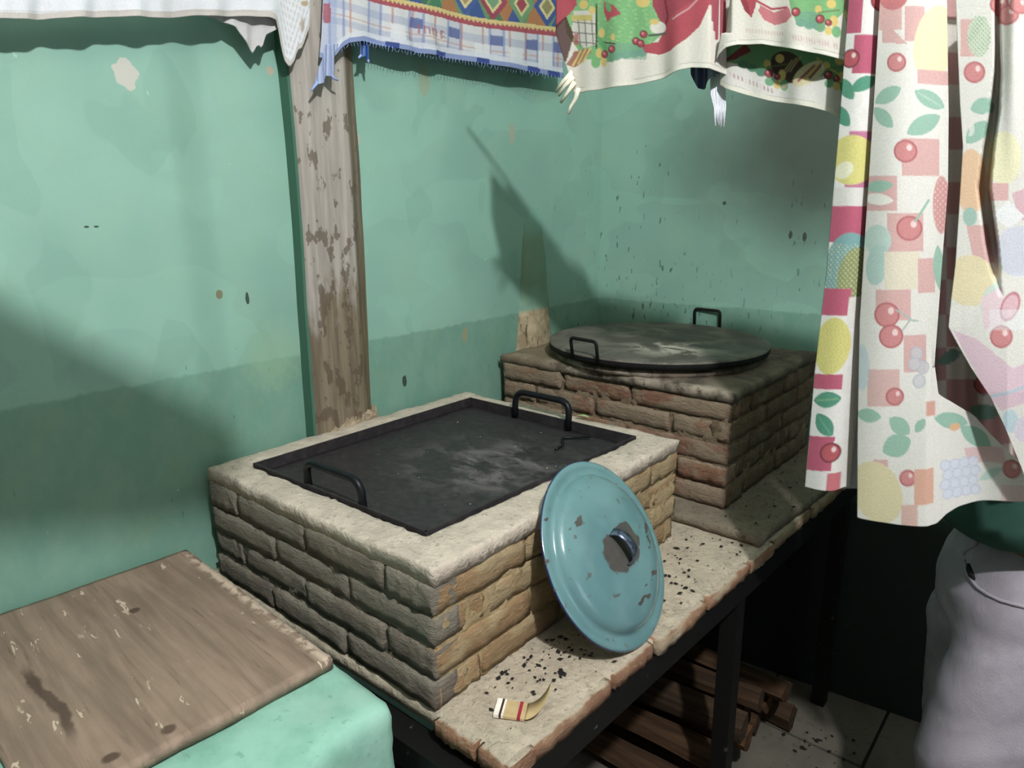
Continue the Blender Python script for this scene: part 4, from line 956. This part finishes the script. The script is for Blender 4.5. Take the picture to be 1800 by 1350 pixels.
def p_B(X, Y):
    p = Paint(X, Y, CR)
    p.rect(1550, -100, 1590, 60, PKP); p.ell(1575, 0, 26, 26, S(216, 116, 118)); p.rect(1595, 20, 1628, 80, PKP); p.poly([(1555, 40), (1590, 75), (1600, 85), (1556, 82)], PKP); p.ell(1645, 80, 34, 66, YLP, .2); p.rect(1616, 128, 1670, 152, PKP)
    cherry(p, 1581, 116, 15, 0); p.leaf(1566, 172, 26, 13, -.5, LGP); p.leaf(1636, 178, 28, 14, .5, LGP, S(200, 222, 190)); p.leaf(1626, 222, 32, 15, -.55, LGP); p.leaf(1558, 210, 24, 12, .8, LGP)
    swirl(p, 1586, 185, 10, S(224, 180, 176)); swirl(p, 1590, 212, 10, S(224, 176, 172)); swirl(p, 1655, 235, 9, S(224, 176, 172))
    p.rect(1590, 246, 1652, 310, PKP); cherry(p, 1596, 268, 18, 0); p.rect(1524, 310, 1582, 370, PKP); p.leaf(1550, 328, 26, 10, -.1, LGP); p.leaf(1548, 350, 28, 10, .1, S(238, 234, 222))
    p.ell(1656, 360, 15, 50, S(220, 150, 146)); p.m((np.sin(X*.7)*np.sin(Y*.6) > .5).astype(float)*(np.hypot((X-1656)/15, (Y-360)/50) < 1), S(236, 196, 180), .8)
    p.rect(1565, 374, 1625, 440, PKP); cherry(p, 1602, 400, 20, 0); p.line([(1612, 388), (1634, 352)], 2, LGP); p.ell(1548, 420, 24, 26, S(190, 216, 204)); p.ell(1548, 462, 20, 36, S(178, 210, 200), .2)
    p.rect(1560, 440, 1620, 505, S(232, 218, 190)); p.rect(1616, 452, 1645, 512, PKP); p.leaf(1652, 470, 40, 10, 1.5, LGP)
    p.rect(1545, 505, 1604, 558, PKP); cherry(p, 1564, 548, 20, 0); cherry(p, 1571, 585, 19, 0); p.line([(1580, 540), (1604, 556), (1590, 575)], 1.4, S(170, 190, 180)); p.line([(1600, 558), (1616, 560)], 1.4, S(170, 190, 180))
    p.rect(1592, 584, 1630, 648, PKP); p.rect(1530, 642, 1585, 706, S(226, 180, 172)); cherry(p, 1577, 689, 14, 0)
    for (x0, y0) in ((1614, 616), (1624, 640), (1618, 664), (1610, 634)): p.ell(x0, y0, 10, 11, S(206, 204, 208), 0, .8, 1.2, S(186, 186, 196))
    p.ell(1520, 640, 14, 40, S(190, 212, 220), 0, .7); p.leaf(1532, 722, 22, 12, .1, LGP); p.leaf(1585, 740, 22, 14, .7, LGP); p.leaf(1580, 774, 26, 20, -.4, LGP); p.leaf(1620, 740, 14, 8, -1, LGP)
    swirl(p, 1555, 745, 11, S(226, 186, 180)); swirl(p, 1537, 770, 12, S(226, 186, 180)); p.rect(1540, 798, 1565, 830, PKP); p.ell(1546, 855, 42, 56, S(230, 214, 160), -.4); cherry(p, 1599, 830, 13, 0)
    p.rect(1610, 815, 1642, 876, S(232, 170, 140)); p.rect(1588, 876, 1616, 930, S(228, 180, 164)); p.rect(1630, 700, 1645, 725, S(226, 160, 140))
    # flared part
    p.leaf(1672, 738, 30, 14, .3, LGP); p.leaf(1715, 772, 34, 15, .65, LGP); p.ell(1678, 750, 9, 7, S(236, 178, 120)); swirl(p, 1677, 770, 11, S(222, 190, 186)); p.rect(1694, 790, 1764, 818, S(232, 190, 188), 1, .2); p.rect(1760, 856, 1850, 900, S(238, 200, 200))
    cherry(p, 1779, 827, 15, 0); p.leaf(1742, 838, 24, 8, -.5, S(186, 214, 200))
    for i in range(16): p.ell(1662+(i % 4)*16+4*(i//4 % 2), 815+(i//4)*17, 8.5, 8.5, S(216, 220, 236), 0, .9, 1, S(196, 202, 226))
    return p.c
def p_C(X, Y):
    p = Paint(X, Y, S(228, 222, 212)); p.rect(1690, 40, 1722, 105, PKP); p.ell(1722, 70, 20, 36, S(206, 216, 190)); p.m((np.sin(X*.9)*np.sin(Y*.8) > .3).astype(float)*(np.hypot((X-1722)/20, (Y-70)/36) < 1), S(150, 180, 140), .8)
    cherry(p, 1714, 132, 17, 0); cherry(p, 1757, 16, 15, 0); cherry(p, 1772, 36, 16, 0); cherry(p, 1790, 20, 14, 0); p.leaf(1728, 190, 22, 14, -.3, LGP); p.leaf(1718, 235, 26, 14, -.8, LGP); swirl(p, 1702, 230, 9, S(224, 176, 172))
    p.ell(1708, 320, 26, 56, S(236, 190, 144)); p.rect(1700, 395, 1735, 462, PKP, 1, .2); p.ell(1706, 380, 12, 16, S(160, 196, 180)); p.ell(1706, 490, 42, 44, S(234, 216, 164)); p.rect(1660, 533, 1712, 570, CR)
    p.ell(1764, 280, 30, 46, S(236, 228, 180)); p.rect(1742, 322, 1772, 352, PKP); p.poly([(1778, 340), (1830, 320), (1830, 390), (1790, 385)], S(226, 178, 186)); p.poly([(1742, 380), (1772, 352), (1800, 380), (1775, 400)], S(236, 234, 232)); p.ell(1790, 440, 40, 44, S(214, 214, 226)); p.ell(1742, 520, 14, 28, S(200, 220, 206), .5)
    p.poly([(1725, 520), (1760, 500), (1770, 560), (1730, 575)], S(236, 204, 210)); p.poly([(1676, 575), (1718, 590), (1780, 640), (1830, 620), (1830, 690), (1760, 712), (1740, 690), (1700, 620)], S(228, 190, 204)); p.ell(1775, 535, 14, 24, S(232, 180, 190), .4, 1, 1.5, S(206, 120, 136)); cherry(p, 1760, 586, 18, 0)
    p.rect(1740, 540, 1800, 575, S(238, 238, 242), .4); p.line([(1744, 688), (1800, 672)], 2.5, S(180, 200, 212)); p.ell(1775, 730, 14, 20, S(190, 212, 218)); p.ell(1800, 745, 18, 22, S(222, 206, 222)); return p.c
def p_in(X, Y):
    p = Paint(X, Y, S(206, 194, 182)); checks(p, 1600, -100, 900, 60, S(196, 140, 136)); cherry(p, 1728, 690, 16, 1); p.leaf(1730, 740, 30, 14, .1, S(110, 150, 130)); p.leaf(1664, 640, 24, 12, -.4, S(110, 150, 130)); return p.c
xA_l = interp([(-95, 1500), (0, 1495), (220, 1478), (480, 1455), (650, 1435), (860, 1417)])
xA_r = interp([(-95, 1566), (0, 1562), (180, 1552), (400, 1536), (560, 1522), (660, 1512), (860, 1492)])
xB_l = interp([(-95, 1556), (0, 1552), (180, 1541), (400, 1526), (560, 1516), (760, 1512), (920, 1511)])
xB_r = interp([(-95, 1668), (0, 1665), (200, 1668), (330, 1667), (450, 1658), (560, 1650), (640, 1644), (690, 1650), (705, 1672), (735, 1712), (770, 1742), (800, 1775), (820, 1800), (850, 1850), (930, 1880)])
hemA = interp([(1400, 852), (1420, 855), (1440, 858), (1470, 861), (1482, 859), (1500, 862)]); hemB = interp([(1505, 900), (1515, 905), (1540, 909), (1580, 914), (1620, 917), (1642, 918), (1650, 915), (1662, 904), (1682, 895), (1720, 889), (1800, 886), (1900, 884)])
xC_l = interp([(-95, 1684), (0, 1681), (120, 1686), (185, 1689), (260, 1694), (360, 1688), (463, 1681), (520, 1674), (570, 1669), (600, 1685), (640, 1708), (690, 1742), (740, 1766), (800, 1790), (900, 1830)])
tc = empty('fruit_tablecloth', sheet_pts(np.array([1640.]), np.array([TOP*1.]), np.array([0.]))[0]); tag(tc, 'fruit and check printed tablecloth hanging in folds like a curtain', 'tablecloth')
def offA(X, Y, s_, T): return .012+.010*np.sin(s_*2.6)-.03*s_**4
def offB(X, Y, s_, T):
    o = .022+.012*np.sin((X-1512)/130*np.pi)-.012*np.clip((X-1640)/12, 0, 1)*(Y > 640)+.004*np.sin(X/23+Y/160)
    return o-.006*np.exp(-((X-1640)/5)**2)*np.clip((Y-600)/100, 0, 1)-np.clip((X-1660)/160, 0, 1)*.03*(Y > 640)
def offC(X, Y, s_, T):
    cl = np.interp(Y, [-95, 130, 200, 260, 330, 420, 480, 520], [1752, 1754, 1748, 1738, 1730, 1742, 1750, 1760]); ww = np.interp(Y, [-95, 100, 200, 330, 430, 470, 500], [3, 4, 8, 10, 10, 8, 2])
    val = np.clip(1-(np.abs(X-cl)/(ww+3))**4, 0, 1)*np.interp(Y, [-95, 60, 200, 430, 490, 520], [.01, .02, .045, .05, .01, 0])
    ridge = .012*np.exp(-((X-1783+Y*.02)/14)**2)*np.clip((320-Y)/200, 0, 1)
    return .020+.010*np.sin((X-1680)/70+Y/300)-val+ridge+.02*np.clip((Y-480)/200, 0, 1)*np.clip((X-1690)/80, 0, 1)
oA = cloth('outer_fold', xA_l, xA_r, TOP, hemA, 1.8, offA, p_A); oB = cloth('middle_fold', xB_l, xB_r, TOP, hemB, 2.0, offB, p_B)
oC = cloth('draped_fold', xC_l, cst(1860), TOP, cst(900), 2.0, offC, p_C); oI = cloth('inner_layer', cst(1590), cst(1870), TOP, cst(850), 4.0, folds(.006, 90, 0, base=-.060), p_in)
oS = cloth('side_return', interp([(-95, 1545), (200, 1535), (560, 1508), (870, 1478)]), interp([(-95, 1600), (870, 1560)]), TOP, cst(868), 4.0, lambda X, Y, s_, T: -.018+.0*X, lambda X, Y: Paint(X, Y, S(196, 196, 214)).c)
add_children(tc, [oA, oB, oC, oI, oS])
# the line everything hangs from (runs just above the picture)
pts = [Vector(sheet_pts(np.array([x_*1.]), np.array([TOP*1.]), np.array([-.012]))[0])+Vector((0, 0, .003)) for x_ in np.linspace(900, 1990, 20)]
V, Fs = tube(pts, .004, 8); tag(mk('clothes_line', V, Fs, M_cord), 'thin cord carrying the holiday towels and the fruit tablecloth', 'cord')

# ---------------------------------------------------------------- person behind the tablecloth
M_skin = plain('skin', S(140, 100, 78), .6, nz=.06); M_hair = plain('dark_hair', S(26, 22, 20), .8)
t = MT('lilac_grey_twill', .9); P = t.obj(); n1 = t.noise(P, 11, 4); n2 = t.noise(P, 300, 2); t.color(t.mix(t.step(n1, .35, .65), S(150, 140, 150), S(168, 158, 168))); t.bump(t.mix(.3, n1, n2), .35, .008); M_trous = t.done()
M_shirt = plain('dark_green_cotton', S(44, 76, 66), .9, nz=.15, scale=25, bump=.3); M_belt = plain('brown_leather', S(74, 46, 40), .55); M_shoe = plain('black_shoe', S(28, 26, 26), .5)
PL = Vector((1.340, 1.10, 0)); PA = math.radians(207)
def fuse(V, Fs, vox, it):
    me = bpy.data.meshes.new('fuse'); me.from_pydata([tuple(v) for v in V], [], Fs); o = bpy.data.objects.new('fuse', me); C.objects.link(o)
    bm = bmesh.new(); bm.from_mesh(me); bmesh.ops.recalc_face_normals(bm, faces=bm.faces); bm.to_mesh(me); bm.free()
    md = o.modifiers.new('r', 'REMESH'); md.mode = 'VOXEL'; md.voxel_size = vox
    md = o.modifiers.new('s', 'SMOOTH'); md.iterations = it; md.factor = .5
    bpy.context.view_layer.update(); ev = o.evaluated_get(bpy.context.evaluated_depsgraph_get()); m_ = ev.to_mesh()
    V = [v.co.copy() for v in m_.vertices]; Fs = [list(p.vertices) for p in m_.polygons]; ev.to_mesh_clear()
    bpy.data.objects.remove(o); bpy.data.meshes.remove(me); return V, Fs
def body():
    J = {}
    def v(n, p, r): J[n] = (Vector(p), r)
    v('pelvis', (-.02, 0, .95), (.085, .12)); v('belly', (.01, 0, 1.08), (.11, .13)); v('chest', (.0, 0, 1.27), (.12, .15)); v('neck', (-.01, 0, 1.43), (.055, .055)); v('head', (.01, 0, 1.55), (.055, .055))
    edges = [('pelvis', 'belly'), ('belly', 'chest'), ('chest', 'neck'), ('neck', 'head')]
    for s_, n in ((1, 'l'), (-1, 'r')):
        v('sh'+n, (-.01, .17*s_, 1.36), (.055, .055)); v('el'+n, (-.06, .22*s_, 1.12), (.04, .04)); v('wr'+n, (.13, .17*s_, 1.14), (.028, .028)); v('pa'+n, (.20, .14*s_, 1.18), (.036, .018))
        edges += [('chest', 'sh'+n), ('sh'+n, 'el'+n), ('el'+n, 'wr'+n), ('wr'+n, 'pa'+n)]
        for k in range(4):
            y0 = (.15+.018*(k-1.5))*s_; L = (.062, .075, .07, .055)[k]
            v(f'f{k}a'+n, (.23, y0, 1.195), (.009, .009)); v(f'f{k}b'+n, (.23+L*.5, y0, 1.20), (.0085, .0085)); v(f'f{k}c'+n, (.23+L*.75, y0, 1.18), (.0075, .0075)); edges += [('pa'+n, f'f{k}a'+n), (f'f{k}a'+n, f'f{k}b'+n), (f'f{k}b'+n, f'f{k}c'+n)]
        v('ta'+n, (.17, (.15-.04)*s_, 1.18), (.011, .011)); v('tb'+n, (.205, (.15-.06)*s_, 1.19), (.009, .009)); edges += [('wr'+n, 'ta'+n), ('ta'+n, 'tb'+n)]
        v('hp'+n, (0, .09*s_, .88), (.085, .085)); v('kn'+n, (.03, .10*s_, .49), (.055, .055)); v('an'+n, (-.01, .10*s_, .09), (.038, .038)); v('to'+n, (.13, .11*s_, .035), (.04, .028)); edges += [('pelvis', 'hp'+n), ('hp'+n, 'kn'+n), ('kn'+n, 'an'+n), ('an'+n, 'to'+n)]
    names = list(J); me = bpy.data.meshes.new('person'); me.from_pydata([tuple(J[n][0]) for n in names], [(names.index(a), names.index(b)) for a, b in edges], [])
    o = mkm('person', me, M_skin, loc=PL, rot=(0, 0, PA)); bpy.context.view_layer.objects.active = o
    md = o.modifiers.new('skin', 'SKIN'); md.use_smooth_shade = True
    for i, n in enumerate(names): me.skin_vertices[0].data[i].radius = J[n][1]
    me.skin_vertices[0].data[0].use_root = True
    sb = o.modifiers.new('sub', 'SUBSURF'); sb.levels = 2; sb.render_levels = 2
    bpy.context.view_layer.update(); ev = o.evaluated_get(bpy.context.evaluated_depsgraph_get()); m_ = ev.to_mesh()
    V = [v.co.copy() for v in m_.vertices]; Fs = [list(p.vertices) for p in m_.polygons]; ev.to_mesh_clear(); o.modifiers.clear()
    def blob(c, r, shape=None, n=24):
        b0 = len(V)
        for i in range(n+1):
            th = math.pi*(i+.02)/(n+.04)
            for k in range(n):
                a = 2*math.pi*k/n; p = Vector((math.sin(th)*math.cos(a), math.sin(th)*math.sin(a), -math.cos(th)))
                q = Vector((p.x*r[0], p.y*r[1], p.z*r[2]))
                if shape: q = shape(p, q)
                V.append(q+Vector(c))
        for i in range(n):
            for k in range(n): Fs.append([b0+i*n+k, b0+i*n+(k+1) % n, b0+(i+1)*n+(k+1) % n, b0+(i+1)*n+k])
        Fs.append([b0+k for k in range(n)][::-1]); Fs.append([b0+n*n+k for k in range(n)])
    def skull(p, q):
        if p.z < 0: q.x *= 1-.22*p.z*p.z+(.10*-p.z if p.x > 0 else -.30*-p.z); q.y *= 1-.34*p.z*p.z
        if p.x > .75 and abs(p.z) < .35: q.x -= .006*(1-abs(p.z)/.35)*(abs(p.y) > .15)
        return q
    blob((.02, 0, 1.575), (.098, .077, .122), skull); blob((.118, 0, 1.556), (.018, .015, .026)); blob((.110, 0, 1.515), (.012, .026, .010))
    for s_ in (1, -1): blob((.012, .078*s_, 1.567), (.018, .010, .030))
    V, Fs = fuse(V, Fs, .0065, 4)
    nm_ = bpy.data.meshes.new('person'); nm_.from_pydata([tuple(v) for v in V], [], Fs); nm_.materials.append(M_skin)
    for p in nm_.polygons: p.use_smooth = True
    o.data = nm_; return o
person = body(); tag(person, 'person in lilac-grey trousers and dark green shirt standing behind the fruit tablecloth', 'person')
def loft(rings, n=40, cap0=False, cap1=False, wob=0, seed=0):
    V, Fs = [], []
    for (cx, cy, cz, rx, ry, tilt) in rings:
        for k in range(n):
            a = 2*math.pi*k/n; ca, sa = math.cos(a), math.sin(a); e = .85
            x_ = rx*math.copysign(abs(ca)**e, ca); y_ = ry*math.copysign(abs(sa)**e, sa); p = Vector((cx+x_, cy+y_, cz+tilt*x_))
            if wob: p += nvec((p.x*6+p.z*5, p.y*6, p.z*9), 1, seed)*wob
            V.append(p)
    for i in range(len(rings)-1):
        for k in range(n): Fs.append([i*n+k, i*n+(k+1) % n, (i+1)*n+(k+1) % n, (i+1)*n+k])
    if cap0: Fs.append(list(range(n))[::-1])
    if cap1: Fs.append([(len(rings)-1)*n+k for k in range(n)])
    return V, Fs
def dense(keys, m):
    ks = np.array(keys); tt = np.linspace(0, len(ks)-1, m); return [tuple(np.interp(t_, range(len(ks)), ks[:, j]) for j in range(ks.shape[1])) for t_ in tt]
# trousers: seat plus two legs fused into one surface
V, Fs = loft(dense([(-.028, 0, .960, .116, .160, -.06), (-.012, 0, .90, .140, .176, -.03), (-.005, 0, .82, .160, .190, .0), (.0, 0, .74, .150, .185, 0)], 22), 56, True, True)
for s_, lean in ((1, .05), (-1, -.02)):
    V2, F2 = loft(dense([(-.012, .085*s_, .86, .122, .092, 0), (.01+lean*.3, .095*s_, .70, .130, .106, 0), (.03+lean, .10*s_, .50, .110, .100, 0), (.02+lean, .10*s_, .28, .102, .096, 0), (.0+lean, .10*s_, .06, .100, .094, 0)], 46), 44, True, True)
    b = len(V); V += V2; Fs += [[b+i for i in f] for f in F2]
tro = mk('trousers', V, Fs, M_trous, person)
md = tro.modifiers.new('fuse', 'REMESH'); md.mode = 'VOXEL'; md.voxel_size = .009; md.use_smooth_shade = True
md = tro.modifiers.new('soften', 'SMOOTH'); md.iterations = 14; md.factor = .6
tx = bpy.data.textures.new('cloth_folds', 'CLOUDS'); tx.noise_scale = .13; tx.noise_depth = 2
fe = bpy.data.objects.new('fold_direction', None); C.objects.link(fe); fe.parent = person; fe.rotation_euler = (.3, .5, .2); fe.scale = (2.2, 2.2, .55)
md = tro.modifiers.new('folds', 'DISPLACE'); md.texture = tx; md.strength = .016; md.mid_level = .5; md.texture_coords = 'OBJECT'; md.texture_coords_object = fe
bpy.context.view_layer.update(); ev = tro.evaluated_get(bpy.context.evaluated_depsgraph_get()); em_ = ev.to_mesh()
V = [v.co.copy() for v in em_.vertices]; Fs = [list(p.vertices) for p in em_.polygons]; ev.to_mesh_clear()
tro.modifiers.clear(); bpy.data.objects.remove(fe)
nm_ = bpy.data.meshes.new('trousers'); nm_.from_pydata([tuple(v) for v in V], [], Fs); nm_.materials.append(M_trous)
for p in nm_.polygons: p.use_smooth = True
tro.data = nm_
tmesh = (list(V), list(Fs))
V, Fs = loft(dense([(-.028, 0, .945, .123, .165, -.06), (-.026, 0, .985, .123, .165, -.06)], 4), 56); mk('belt', V, Fs, M_belt, person)
V, Fs = loft(dense([(.008, 0, .972, .158, .182, -.16), (.03, 0, 1.01, .182, .192, -.12), (.03, 0, 1.10, .175, .19, 0), (.0, 0, 1.25, .155, .195, 0), (-.01, 0, 1.36, .125, .175, 0), (-.01, 0, 1.425, .078, .085, 0)], 34), 56, True, True, wob=.007, seed=7)
for s_ in (1, -1):
    tb_, tf = tube([(-.01, .09*s_, 1.375), (-.01, .16*s_, 1.355), (-.03, .20*s_, 1.26), (-.05, .222*s_, 1.165)], [.075, .082, .076, .072], 18, True); b = len(V); V += tb_; Fs += [[b+i for i in f] for f in tf]
V, Fs = fuse(V, Fs, .009, 8); mk('shirt', V, Fs, M_shirt, person)
V, Fs = [], []; n = 36                                              # short hair: cap over crown and back of the head
for i in range(n+1):
    th = math.pi*(i+.02)/(n+.04)
    for k in range(n):
        a = 2*math.pi*k/n; p = Vector((math.sin(th)*math.cos(a), math.sin(th)*math.sin(a), math.cos(th)))
        V.append(Vector((.016+p.x*.105, p.y*.085, 1.580+p.z*.128))+nvec(p, 9, 2)*.003)
for i in range(n):
    for k in range(n):
        f = [i*n+k, (i+1)*n+k, (i+1)*n+(k+1) % n, i*n+(k+1) % n]; c_ = sum((V[q] for q in f), Vector())/4
        if c_.z > 1.560+.62*(c_.x-.016)+(.035 if c_.x > .05 else 0): Fs.append(f)
hr = mk('hair', V, Fs, M_hair, person); md = hr.modifiers.new('thick', 'SOLIDIFY'); md.thickness = .006; md.offset = 0
for s_ in (1, -1):
    V, Fs = rbox(.29, .105, .075, step=.02, r=.03, seed=1); V = [Vector((v.x-.09, v.y-.0525+.105*s_, v.z+.002)) for v in V]; mk('shoe', V, Fs, M_shoe, person)
    for (nm, p, r_, mt) in (('eye', (.100, .030*s_, 1.580), .010, plain('eye_white', S(200, 190, 180), .3)), ('iris', (.1075, .0305*s_, 1.580), .0045, plain('dark_iris', S(30, 22, 18), .3))):
        V, Fs = lathe([(r_*math.sin(a), -r_*math.cos(a)*(1.4 if nm == 'ear' else 1)) for a in np.linspace(.05, math.pi-.05, 8)], 10); mk(nm, V, Fs, mt, person, loc=p)
V, Fs = tube([(.112, -.022, 1.513), (.1215, 0, 1.515), (.112, .022, 1.513)], .004, 6); mk('mouth', V, Fs, plain('lips', S(120, 70, 62), .5), person)
# pocket welt laid on the cloth of the near hip
Rm = Matrix.Translation(PL) @ Matrix.Rotation(PA, 4, 'Z'); Ri = Rm.inverted(); bvh = BVHTree.FromPolygons([tuple(v) for v in tmesh[0]], tmesh[1])
def on_trousers(px, py):
    d = (fw+RT*((px-900)/F_PX)-UP*((py-675)/F_PX)).normalized(); o_ = Ri @ CAM; d_ = (Ri.to_3x3() @ d).normalized()
    h = bvh.ray_cast(o_, d_); return (h[0]+h[1]*.001) if h[0] is not None else None
def welt(pp, rad, mat, name):
    ps = [q for q in (on_trousers(*p) for p in pp) if q is not None]
    if len(ps) > 2: V, Fs = tube(ps, rad, 8); return mk(name, V, Fs, mat, person)
welt([(1696, 985), (1699, 1002), (1708, 1020), (1720, 1034), (1738, 1046), (1760, 1056), (1782, 1062), (1800, 1066), (1825, 1068)], .0035, M_trous, 'pocket_welt')
welt([(1703, 992), (1705, 1002), (1709, 1012), (1714, 1019)], [.003, .006, .006, .002], plain('pocket_shade', S(34, 30, 30), .9), 'pocket_opening')  # dark strip standing in for the shade inside the pocket gap
welt([(1694, 975), (1700, 966), (1716, 958), (1724, 945)], .005, M_trous, 'belt_loop')

# ---------------------------------------------------------------- lamp and an added board that shades the wall, above or behind the picture
M_bulb = bpy.data.materials.new('lit_bulb'); M_bulb.use_nodes = True; bb = M_bulb.node_tree.nodes['Principled BSDF']; bb.inputs['Emission Color'].default_value = (1, .96, .9, 1); bb.inputs['Emission Strength'].default_value = 6
b = BULBS[0]
hb = empty('hanging_lamp', b); tag(hb, 'bare lit bulb on a cord hanging high behind the photographer', 'lamp')
V, Fs = lathe([(.0005, -.001), (.018, 0), (.02, .03), (.012, .045), (.0005, .046)], 16); mk('socket', V, Fs, M_black, hb)
V, Fs = tube([(0, 0, .04), (0, 0, 3.3-b[2])], .003, 6); mk('cord', V, Fs, M_black, hb)
V, Fs = lathe([(.014, 0), (.016, -.012), (.012, -.02), (.0005, -.021)], 14); mk('bulb', V, Fs, M_bulb, hb)
K = Vector((b[0], b[1], b[2]-.045))
def along(y, z, f): W = Vector((0, y, z)); return W+(K-W)*f
front = [along(-.42, 1.64, .46), along(.205, 1.115, .46), along(.245, 1.06, .47), along(.20, .93, .50), along(.03, .945, .50), along(-.20, 1.01, .50), along(-.48, 1.10, .50)]  # added board, outline traced back from the shadow it throws on the wall
nb = (front[1]-front[0]).cross(front[3]-front[0]).normalized()*.012
V = front+[p+nb for p in front]; n = len(front)
Fs = [list(range(n)), [n+k for k in range(n)][::-1]]+[[k, n+k, n+(k+1) % n, (k+1) % n] for k in range(n)]
hbd = mk('shade_board', V, Fs, M_board, smooth=False); tag(hbd, 'added board out of view, shaped to cast the diagonal shade on the green wall', 'board')
for k in (0, 1, 6):
    V, Fs = tube([front[k]+nb*.5, Vector((front[k].x, front[k].y, 3.3))], .003, 6); mk('cord', V, Fs, M_black, hbd)
